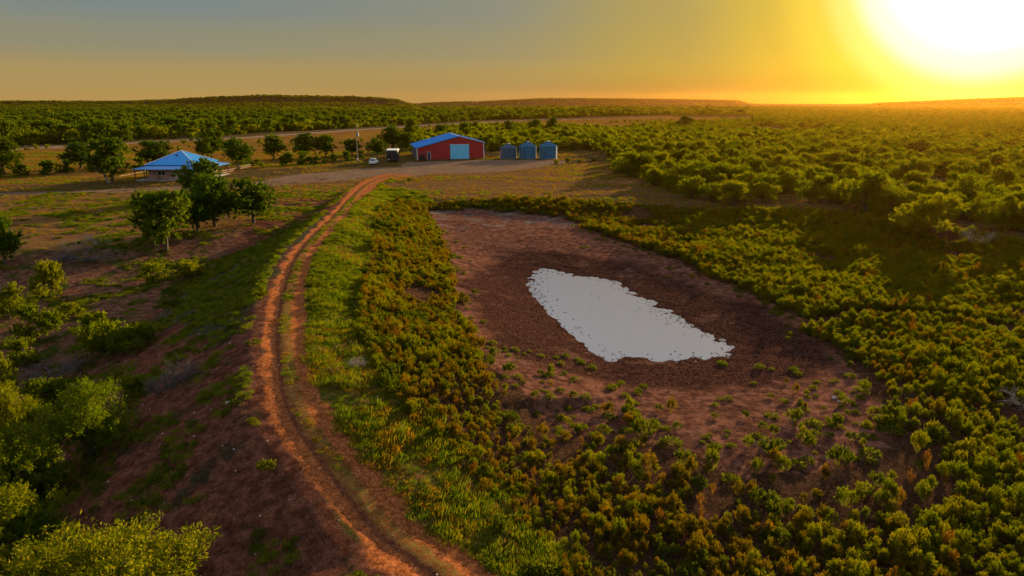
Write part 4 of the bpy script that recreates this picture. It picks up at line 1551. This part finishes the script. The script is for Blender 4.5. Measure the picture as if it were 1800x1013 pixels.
# ------------------------------------------------------------------ grain bins
def grain_bin(px, py, rad, hw, hr, steel, label):
    x, y = at_z(px, py, 0)
    y += rad
    t = empty('grain_bin', (x, y, 0), R(200))
    tag(t, label, 'grain bin', 'grain bins beside the barn')
    MB().lathe([(rad + .2, -.1), (rad + .2, .15), (rad, .15), (.01, .15)], 32).build('footing', M['concrete'], t)
    # corrugated wall: rings
    q, z, prof = MB(), .15, []
    while z < hw:
        prof += [(rad, z), (rad + .035, z + .09)]
        z += .18
    prof.append((rad, hw))
    q.lathe(prof, 40)
    q.build('wall', steel, t, smooth=False)
    n = 20
    for k_ in range(0):
        pass
    q = MB()
    q.lathe([(rad + .15, hw - .06), (rad + .16, hw), (.42, hw + hr - .12)], 24)
    for k_ in range(24):
        a = 2 * PI * (k_ + .5) / 24
        c, s_ = math.cos(a), math.sin(a)
        q.tube([(c * (rad + .1), s_ * (rad + .1), hw + .05), (c * .42, s_ * .42, hw + hr - .08)], .035, 4)
    q.build('roof', steel, t)
    MB().lathe([(.44, hw + hr - .2), (.44, hw + hr), (.36, hw + hr + .1), (.01, hw + hr + .14)], 16).build('roof_cap', M['galv'], t)
    q = MB().box(-.32, .32, 0, .06, 0, .4)
    mx = Matrix.Translation((math.cos(.5) * rad * .62, math.sin(.5) * rad * .62, hw + hr * .42))
    q.build('hatch', M['galv'], t, loc=(math.cos(1.2) * rad * .6, math.sin(1.2) * rad * .6, hw + hr * .38), rot=(R(-50), 0, 1.2 - PI / 2))
    q = MB().box(-.4, .4, rad - .02, rad + .07, .4, 2.1)
    q.build('door', M['galv'], t, rot=(0, 0, R(-100)))
    q = MB()
    for s_ in (-.22, .22):
        q.tube([(s_, rad + .16, .3), (s_, rad + .16, hw + .2)], .02, 4)
    zz = .5
    while zz < hw:
        q.tube([(-.22, rad + .16, zz), (.22, rad + .16, zz)], .015, 4)
        zz += .35
    q.build('ladder', M['galv'], t, rot=(0, 0, R(-60)))
    for k_ in range(2):
        MB().lathe([(rad + .045, .15 + (k_ + 1) * (hw - .15) / 3 - .03), (rad + .06, .15 + (k_ + 1) * (hw - .15) / 3), (rad + .045, .15 + (k_ + 1) * (hw - .15) / 3 + .03)], 40).build('seam_band', steel, t)
    return t


grain_bin(893.5, 280.5, 2.35, 3.15, 1.15, M['binsteel2'], 'weathered corrugated grain bin nearest the barn, slightly smaller than the others')
grain_bin(927.8, 280.5, 2.45, 3.55, 1.30, M['binsteel'], 'blue steel grain bin in the middle of the three')
grain_bin(964.2, 280.5, 2.55, 3.62, 1.35, M['binsteel'], 'blue steel grain bin farthest from the barn')

# ------------------------------------------------------------------ house
def house():
    x0, y0 = at_z(237, 318.5, .0)
    t = empty('house', (x0, y0, H1(x0, y0) + .0), 0)
    tag(t, 'low stone house with a blue pyramid roof and a wrap around porch', 'house')
    sc_ = 1.0
    pw = 2.0
    W, Dp = 14.0, 14.5                              # outer porch footprint
    MB().box(0, W, 0, Dp, -.3, .16).build('porch_slab', M['concrete'], t)
    ax0, ax1, ay0, ay1 = pw, W - pw, pw, Dp - pw
    # porch wall facing the camera, opened for the window and the door
    for a, b, z0_, z1_ in ((ax0, ax0 + 1.9, .16, 2.6), (ax0 + 1.9, ax0 + 3.6, .16, .95), (ax0 + 1.9, ax0 + 3.6, 2.1, 2.6), (ax0 + 3.6, ax0 + 5.4, .16, 2.6), (ax0 + 5.4, ax0 + 6.3, 2.2, 2.6), (ax0 + 6.3, ax0 + 7.4, .16, 2.6),
                           (ax0 + 7.4, ax0 + 9.0, .16, .95), (ax0 + 7.4, ax0 + 9.0, 2.1, 2.6), (ax0 + 9.0, ax1, .16, 2.6)):
        MB().box(a, b, ay0, ay0 + .25, z0_, z1_).build('wall', M['brick'], t)
    MB().box(ax0, ax0 + .25, ay0 + .25, ay1 - .25, .16, 2.6).build('side_wall', M['brick'], t)
    MB().box(ax1 - .25, ax1, ay0 + .25, ay1 - .25, .16, 2.6).build('side_wall', M['brick'], t)
    MB().box(ax0, ax1, ay1 - .25, ay1, .16, 2.6).build('back_wall', M['brick'], t)
    for a in (ax0 + 1.9, ax0 + 7.4):
        w_ = 1.7 if a < 6 else 1.6
        f_ = MB().box(a, a + .08, ay0 - .03, ay0 + .12, .95, 2.1).box(a + w_ - .08, a + w_, ay0 - .03, ay0 + .12, .95, 2.1).box(a + .08, a + w_ - .08, ay0 - .03, ay0 + .12, .95, 1.03).box(a + .08, a + w_ - .08, ay0 - .03, ay0 + .12, 2.02, 2.1)
        f_.box(a + w_ / 2 - .03, a + w_ / 2 + .03, ay0 - .03, ay0 + .12, 1.03, 2.02)
        f_ = f_.build('window', M['white'], t)
        MB().box(a + .08, a + w_ / 2 - .03, ay0 + .05, ay0 + .07, 1.03, 2.02).build('pane', M['glass'], f_)
        MB().box(a + w_ / 2 + .03, a + w_ - .08, ay0 + .05, ay0 + .07, 1.03, 2.02).build('pane', M['glass'], f_)
    d = MB().box(ax0 + 5.42, ax0 + 6.28, ay0 + .06, ay0 + .12, .17, 2.18).build('door', M['cream'], t)
    MB().box(ax0 + 6.12, ax0 + 6.2, ay0 + .0, ay0 + .055, 1.05, 1.13).build('handle', M['galv'], d)
    # porch skirt roof: four low slopes
    ze, zt = 2.45, 3.05
    o = .25
    O = [(-o, -o, ze), (W + o, -o, ze), (W + o, Dp + o, ze), (-o, Dp + o, ze)]
    I = [(ax0 - .1, ay0 - .1, zt), (ax1 + .1, ay0 - .1, zt), (ax1 + .1, ay1 + .1, zt), (ax0 - .1, ay1 + .1, zt)]
    for k_ in range(4):
        a, b = O[k_], O[(k_ + 1) % 4]
        c, d_ = I[(k_ + 1) % 4], I[k_]
        MB().slab([a, b, c, d_], .06).build('porch_roof', M['porchroof'], t)
        q = MB()
        va, vb, vc, vd = map(Vector, (a, b, c, d_))
        L = (vb - va).length
        for m_ in range(1, int(L / .6)):
            s_ = m_ * .6 / L
            p, r_ = va.lerp(vb, s_), vd.lerp(vc, min(max((s_ * L - 2.1) / (L - 4.2), 0), 1))
            q.tube([p + Vector((0, 0, .02)), r_ + Vector((0, 0, .02))], .018, 3, cap=False)
        rb = q.build('porch_roof_seams', M['porchroof'], t)
        rb['kind'] = 'stuff'
    # eave band and upper pyramid roof
    MB().box(ax0 - .05, ax1 + .05, ay0 - .05, ay1 + .05, 2.6, 3.18).build('eave_band', M['black'], t)
    zu, zp = 3.2, 5.75
    o2 = .35
    U = [(ax0 - o2, ay0 - o2, zu), (ax1 + o2, ay0 - o2, zu), (ax1 + o2, ay1 + o2, zu), (ax0 - o2, ay1 + o2, zu)]
    rcx, rcy = (ax0 + ax1) / 2, (ay0 + ay1) / 2
    P = (rcx, rcy, zp)
    for k_ in range(4):
        MB().slab([U[k_], U[(k_ + 1) % 4], P], .08).build('roof', M['roofblue'], t)
        q = MB()
        va, vb, vp = Vector(U[k_]), Vector(U[(k_ + 1) % 4]), Vector(P)
        L = (vb - va).length
        for m_ in range(1, int(L / .5)):
            s_ = m_ * .5 / L
            p = va.lerp(vb, s_)
            e_ = vp.lerp(va.lerp(vb, .5), 1)  # foot of the slope's centre line
            f = 1 - abs(2 * s_ - 1)
            r_ = p + (vp - va.lerp(vb, .5)) * f
            q.tube([p + Vector((0, 0, .02)), r_ + Vector((0, 0, .02))], .02, 3, cap=False)
        q.build('roof_seams', M['roofblue'], t)['kind'] = 'stuff'
        MB().tube([Vector(U[k_]) + Vector((0, 0, .05)), Vector(P) + Vector((0, 0, .05))], .09, 6).build('hip_cap', M['trimblue'], t)
    MB().lathe([(.18, 4.4), (.18, 5.0), (.28, 5.02), (.28, 5.1), (.01, 5.16)], 12, rcx - .2, rcy - 1.9).build('roof_vent', M['black'], t)
    # posts
    for px_, py_ in [(.15, .15), (2.1, .15), (5.0, .15), (9.2, .15), (W - .15, .15), (.15, 4.8), (.15, 9.6), (.15, Dp - .15), (W - .15, 4.8), (W - .15, 9.6), (W - .15, Dp - .15)]:
        pale = px_ > 5.1
        MB().box(px_ - .07, px_ + .07, py_ - .07, py_ + .07, .16, 2.44).build('post', M['cream'] if pale and py_ < 1 else M['darkwood'], t)
    # bench by the wall and planter on the porch
    x, y, z = t.location
    b_ = empty('porch_bench', (x + ax0 + 7.6, y + ay0 - .7, z + .16))
    tag(b_, 'dark wooden bench on the porch between the door and the screening tree', 'bench')
    MB().box(0, 1.4, 0, .42, .40, .45).build('seat', M['darkwood'], b_)
    MB().box(0, 1.4, .40, .45, .50, .9).build('backrest', M['darkwood'], b_)
    for lx in (.05, 1.28):
        MB().box(lx, lx + .07, .03, .42, 0, .40).build('leg', M['darkwood'], b_)
    p_ = empty('flower_pot', (x + 7.4, y + .6, z + .16))
    tag(p_, 'small pale pot standing on the front edge of the porch', 'pot')
    MB().lathe([(.01, 0), (.16, 0), (.22, .35), (.19, .35), (.18, .3), (.01, .3)], 12).build('pot', M['cream'], p_)
    link('plant', herb_mesh('pot_plant', 9, 40, .3, .2, M['weedgreen'], .1, .04), p_, (0, 0, .3))
    return t


house()

# ------------------------------------------------------------------ vehicles
def wheel(parent, x, y, r, w, mt_rim=None):
    q = MB()
    q.lathe([(r * .55, -w / 2), (r * .92, -w / 2), (r, -w / 3), (r, w / 3), (r * .92, w / 2), (r * .55, w / 2)], 18)
    o = q.build('wheel', M['rubber'], parent, loc=(x, y, r), rot=(0, R(90), 0))
    MB().lathe([(.01, -w / 2 + .04), (r * .55, -w / 2 + .02), (r * .57, w / 2 - .02), (.01, w / 2 - .04)], 14).build('rim', mt_rim or M['galv'], o)
    return o


def car():
    x, y = at_z(654.5, 290.5, 0)
    t = empty('parked_car', (x, y, H1(x, y)), R(1))
    tag(t, 'white station car parked on the gravel beside the utility pole, rear towards the camera', 'car')
    W = .95
    # body section profile along y (length), lofted in sections: y, half width, z bottom, z belt
    secs = [(-.02, .80, .42, .92), (.12, .92, .30, 1.02), (.9, .95, .26, 1.04), (2.4, .95, .24, 1.02), (3.6, .94, .26, .98), (4.35, .88, .30, .86), (4.6, .74, .40, .74)]
    q = MB()
    v, f = [], []
    for yy, hw, zb, zt_ in secs:
        v += [(-hw * .9, yy, zb), (-hw, yy, zb + .15), (-hw, yy, zt_ - .12), (-hw * .9, yy, zt_), (hw * .9, yy, zt_), (hw, yy, zt_ - .12), (hw, yy, zb + .15), (hw * .9, yy, zb)]
    for i in range(len(secs) - 1):
        for k_ in range(8):
            f.append((i * 8 + k_, (i + 1) * 8 + k_, (i + 1) * 8 + (k_ + 1) % 8, i * 8 + (k_ + 1) % 8))
    f += [tuple(range(8)), tuple(reversed(range(48, 56)))]
    q.add(v, f)
    q.build('body', M['carwhite'], t)
    # cabin: glasshouse with pillars and roof
    G_ = [(-.82, .22, 1.0), (.82, .22, 1.0), (.82, 3.3, 1.0), (-.82, 3.3, 1.0)]
    Rf = [(-.66, .62, 1.50), (.66, .62, 1.50), (.66, 2.45, 1.52), (-.66, 2.45, 1.52)]
    q = MB()
    q.add(G_ + Rf, [(0, 1, 5, 4), (1, 2, 6, 5), (2, 3, 7, 6), (3, 0, 4, 7), (4, 5, 6, 7)])
    q.build('window', M['glass'], t)
    q = MB().slab([(-.70, .50, 1.53), (.70, .50, 1.53), (.70, 2.5, 1.56), (-.70, 2.5, 1.56)], .05)
    q.build('roof', M['carwhite'], t)
    q = MB()
    for g, r_ in zip(G_, Rf):
        q.tube([g, r_], .045, 5)
    for s_ in (-1, 1):
        q.tube([(s_ * .83, 1.55, 1.0), (s_ * .68, 1.5, 1.52)], .04, 5)
    q.build('pillars', M['carwhite'], t)
    MB().box(-.82, .82, -.10, .02, .42, .62).build('bumper', M['carwhite'], t)
    for s_ in (-1, 1):
        MB().box(s_ * .78 - .12, s_ * .78 + .12, -.04, .10, .72, .90).build('tail_light', M['redlens'], t)
        MB().box(s_ * 1.02 - .08, s_ * 1.02 + .08, 2.9, 3.0, .98, 1.12).build('mirror', M['carwhite'], t)
    MB().box(-.26, .26, -.045, -.02, .70, .82).build('number_plate', M['galv'], t)
    for s_ in (-1, 1):
        for yy in (.85, 3.6):
            wheel(t, s_ * .84, yy, .33, .22)
    MB().box(-.8, .8, .2, 4.2, .2, .3).build('underbody', M['black'], t)


car()


def trailer():
    x, y = at_z(679.8, 285.5, 0)
    t = empty('enclosed_trailer', (x, y, H1(x, y)), R(4))
    tag(t, 'tall black box trailer with a white top edge, parked between the car and the barn', 'trailer')
    MB().box(0, 2.95, 0, 5.6, .42, 3.05).build('body', M['black'], t)
    MB().box(-.04, 2.99, -.04, 5.64, 3.052, 3.30).build('roof', M['white'], t)
    MB().box(.25, 2.70, -.04, -.002, .55, 2.9).build('rear_door', M['black'], t)
    for zz in (.9, 2.4):
        MB().box(.15, .35, -.07, -.042, zz, zz + .1).build('hinge', M['galv'], t)
    MB().tube([(1.5, -.07, .6), (1.5, -.07, 2.85)], .02, 5).build('lock_rod', M['galv'], t)
    MB().box(.35, .75, -.08, -.045, .62, .80).build('number_plate', M['white'], t)
    for s_ in (.1, 2.75):
        for yy in (2.4, 3.3):
            wheel(t, s_, yy, .35, .2)
    MB().tube([(1.2, 5.6, .5), (1.48, 6.9, .5)], .05, 5).build('drawbar', M['rustpipe'], t)


trailer()


def utv():
    x, y = at_z(735.5, 284.6, 0)
    t = empty('utility_vehicle', (x, y, H1(x, y)), R(8))
    tag(t, 'black open sided utility vehicle parked against the left front of the barn', 'utility vehicle')
    MB().box(.1, 2.0, 0, 3.0, .45, .95).box(.2, 1.9, 2.1, 3.1, .951, 1.10).build('body', M['black'], t)
    MB().box(.15, 1.95, -.15, 1.1, .96, 1.25).box(.22, 1.88, -.08, 1.03, 1.26, 1.29).build('cargo_bed', M['black'], t)
    q = MB()
    for sx in (.2, 1.9):
        q.tube([(sx, 1.15, .95), (sx, 1.2, 2.0), (sx, 2.2, 2.0), (sx, 2.6, 1.1)], .035, 5)
    q.tube([(.2, 1.2, 2.0), (1.9, 1.2, 2.0)], .035, 5)
    q.build('roll_cage', M['black'], t)
    MB().box(.1, 2.0, 1.1, 2.35, 2.04, 2.12).build('roof', M['black'], t)
    MB().box(.3, 1.8, 1.2, 1.75, .96, 1.2).box(.3, 1.8, 1.15, 1.28, 1.21, 1.7).build('seat', M['rubber'], t)
    for sx in (.2, 1.9):
        for yy in (.5, 2.6):
            wheel(t, sx, yy, .36, .26)


utv()

# ------------------------------------------------------------------ utility pole
x, y = at_z(629.5, 291, 0)
z = H1(x, y)
t = empty('utility_pole', (x, y, z))
tag(t, 'tall wooden utility pole with a transformer and a meter box, left of the white car', 'utility pole')
MB().tube([(0, 0, -.3), (0, 0, 5), (0, 0, 10.2)], [.15, .13, .10], 8).build('pole', M['pole'], t)
MB().lathe([(.01, 7.3), (.24, 7.3), (.26, 7.4), (.26, 8.2), (.2, 8.28), (.01, 8.3)], 14, .38, -.05).build('transformer', M['galv'], t)
MB().box(.1, .4, -.05, .0, 7.5, 7.58).box(.1, .4, -.05, .0, 8.0, 8.08).build('bracket', M['galv'], t)
MB().tube([(.05, 0, 10.0), (.45, 0, 10.05)], .03, 5).build('cross_arm', M['galv'], t)
MB().lathe([(.01, 10.02), (.07, 10.02), (.05, 10.12), (.08, 10.14), (.04, 10.3), (.01, 10.3)], 8, .45, 0).build('insulator', M['white'], t)
MB().box(-.22, .12, -.32, -.14, 1.2, 1.85).build('meter_box', M['galv'], t)
MB().tube([(-.02, -.19, 1.85), (-.02, -.17, 7.2)], .03, 5).build('conduit', M['galv'], t)

# ------------------------------------------------------------------ fences
def rail_fence(name, pts, label, cat='fence', post_h=.95, rails=(.45, .9), sp=2.4, mt=None, rad=.045, post_r=.055, group=None, square=False):
    W_ = [np.array(p[:2]) for p in pts]
    x, y = W_[0]
    t = empty(name, (x, y, H1(x, y)))
    tag(t, label, cat, group)
    z0 = t.location.z
    posts = []
    for a, b in zip(W_[:-1], W_[1:]):
        L = np.linalg.norm(b - a)
        n = max(1, int(L / sp))
        for k_ in range(n):
            posts.append(a + (b - a) * k_ / n)
    posts.append(W_[-1])
    pm = MB().tube([(0, 0, -.2), (0, 0, post_h)], post_r, 6).me('post', mt)
    pz = [H1(*p) for p in posts]
    for p, z in zip(posts, pz):
        link('post', pm, t, (p[0] - x, p[1] - y, z - z0), (random.uniform(-.03, .03), random.uniform(-.03, .03), 0))
    for hgt in rails:
        for i in range(len(posts) - 1):
            a, b = posts[i], posts[i + 1]
            MB().tube([(a[0] - x, a[1] - y, pz[i] - z0 + hgt), (b[0] - x, b[1] - y, pz[i + 1] - z0 + hgt)], rad, 5).build('rail', mt, t)
    return t


rail_fence('rail_fence', [G(390, 306), G(443, 293)], 'low pale double rail fence right of the house', mt=M['pinkpipe'], rad=.045, post_h=.7, rails=(.2, .62), post_r=.045, sp=5)
rail_fence('rail_fence', [G(203, 316), G(257, 305)], 'low pale rail seen through the left end of the porch', mt=M['pinkpipe'], sp=5, rad=.04, post_h=.6, rails=(.55,), post_r=.045)
rail_fence('pipe_fence', [G(145, 327), G(187, 321), G(187, 315)], 'dark pipe rail pen beside the trunk of the tree with the bare limb', mt=M['rustpipe'], post_h=1.25, rails=(.5, .85, 1.2), sp=2.0)
rail_fence('corral_fence', [G(852, 277), G(880, 275.5), G(884, 272)], 'weathered corral fence between the barn and the first grain bin', mt=M['pole'], post_h=1.6, rails=(.5, 1.0, 1.45), sp=1.3, rad=.06, post_r=.09)
rail_fence('corral_fence', [G(1006, 287), G(1062, 283), G(1064, 274), G(1010, 275)], 'grey post fence on the bare ground right of the grain bins', mt=M['rustpipe'], post_h=1.5, rails=(.6, 1.2), sp=1.6, rad=.04, post_r=.08)
# highway fence
pts = [p[:2] + np.array([0, -9.0]) for p in road_line[::3]]
rail_fence('wire_fence', pts, 'long low wire fence on the near side of the far highway', mt=M['deadwood'], post_h=1.3, rails=(1.15,), sp=16, rad=.015, post_r=.09)
# small green clumps near the corral
for i, (px, py, wp) in enumerate([(978, 288, 14), (999, 287, 18), (1017, 286, 12), (1043, 284, 16)]):
    x, y, z = G(px, py)
    dz = y * CP + (CAM_Z - z) * SP
    w = wp / 1200 * dz
    plant('small_bush', MID_M[i % 7], px, py, w, w * .55, ['leftmost of four small bushes in front of the grey post fence', 'second and largest small bush in front of the grey post fence', 'third small bush, among the grey fence posts', 'rightmost small bush in front of the grey post fence'][i], 'bush', None, MBs, xyz=(x, y, z))
# shrub on the dam beside the track mouth
for px, py, wp, lab in ((722, 318, 20, 'green clump right of the track where it meets the yard'), (478, 520, 20, None)):
    if lab:
        x, y, z = G(px, py)
        plant('small_bush', MID_M[2], px, py, 2.2, .8, lab, 'bush', None, MBs, xyz=(x, y, z))

# ------------------------------------------------------------------ haze
hz = bpy.data.materials.new('haze_air')
hz.use_nodes = True
hn = hz.node_tree
for n in list(hn.nodes):
    hn.nodes.remove(n)
ho = hn.nodes.new('ShaderNodeOutputMaterial')
pv = hn.nodes.new('ShaderNodeVolumePrincipled')
pv.inputs['Color'].default_value = (1.0, .46, .07, 1)
pv.inputs['Density'].default_value = .000030
pv.inputs['Anisotropy'].default_value = .78
hn.links.new(pv.outputs[0], ho.inputs['Volume'])
zmax = 62
hb = MB().box(ax_x[0] - 20, ax_x[-1] + 20, ax_y[0] - 20, ax_y[-1] + 20, -9, zmax)
ho_ = hb.build('haze', hz)
tag(ho_, kind='stuff')
print('objects', len(C.objects))
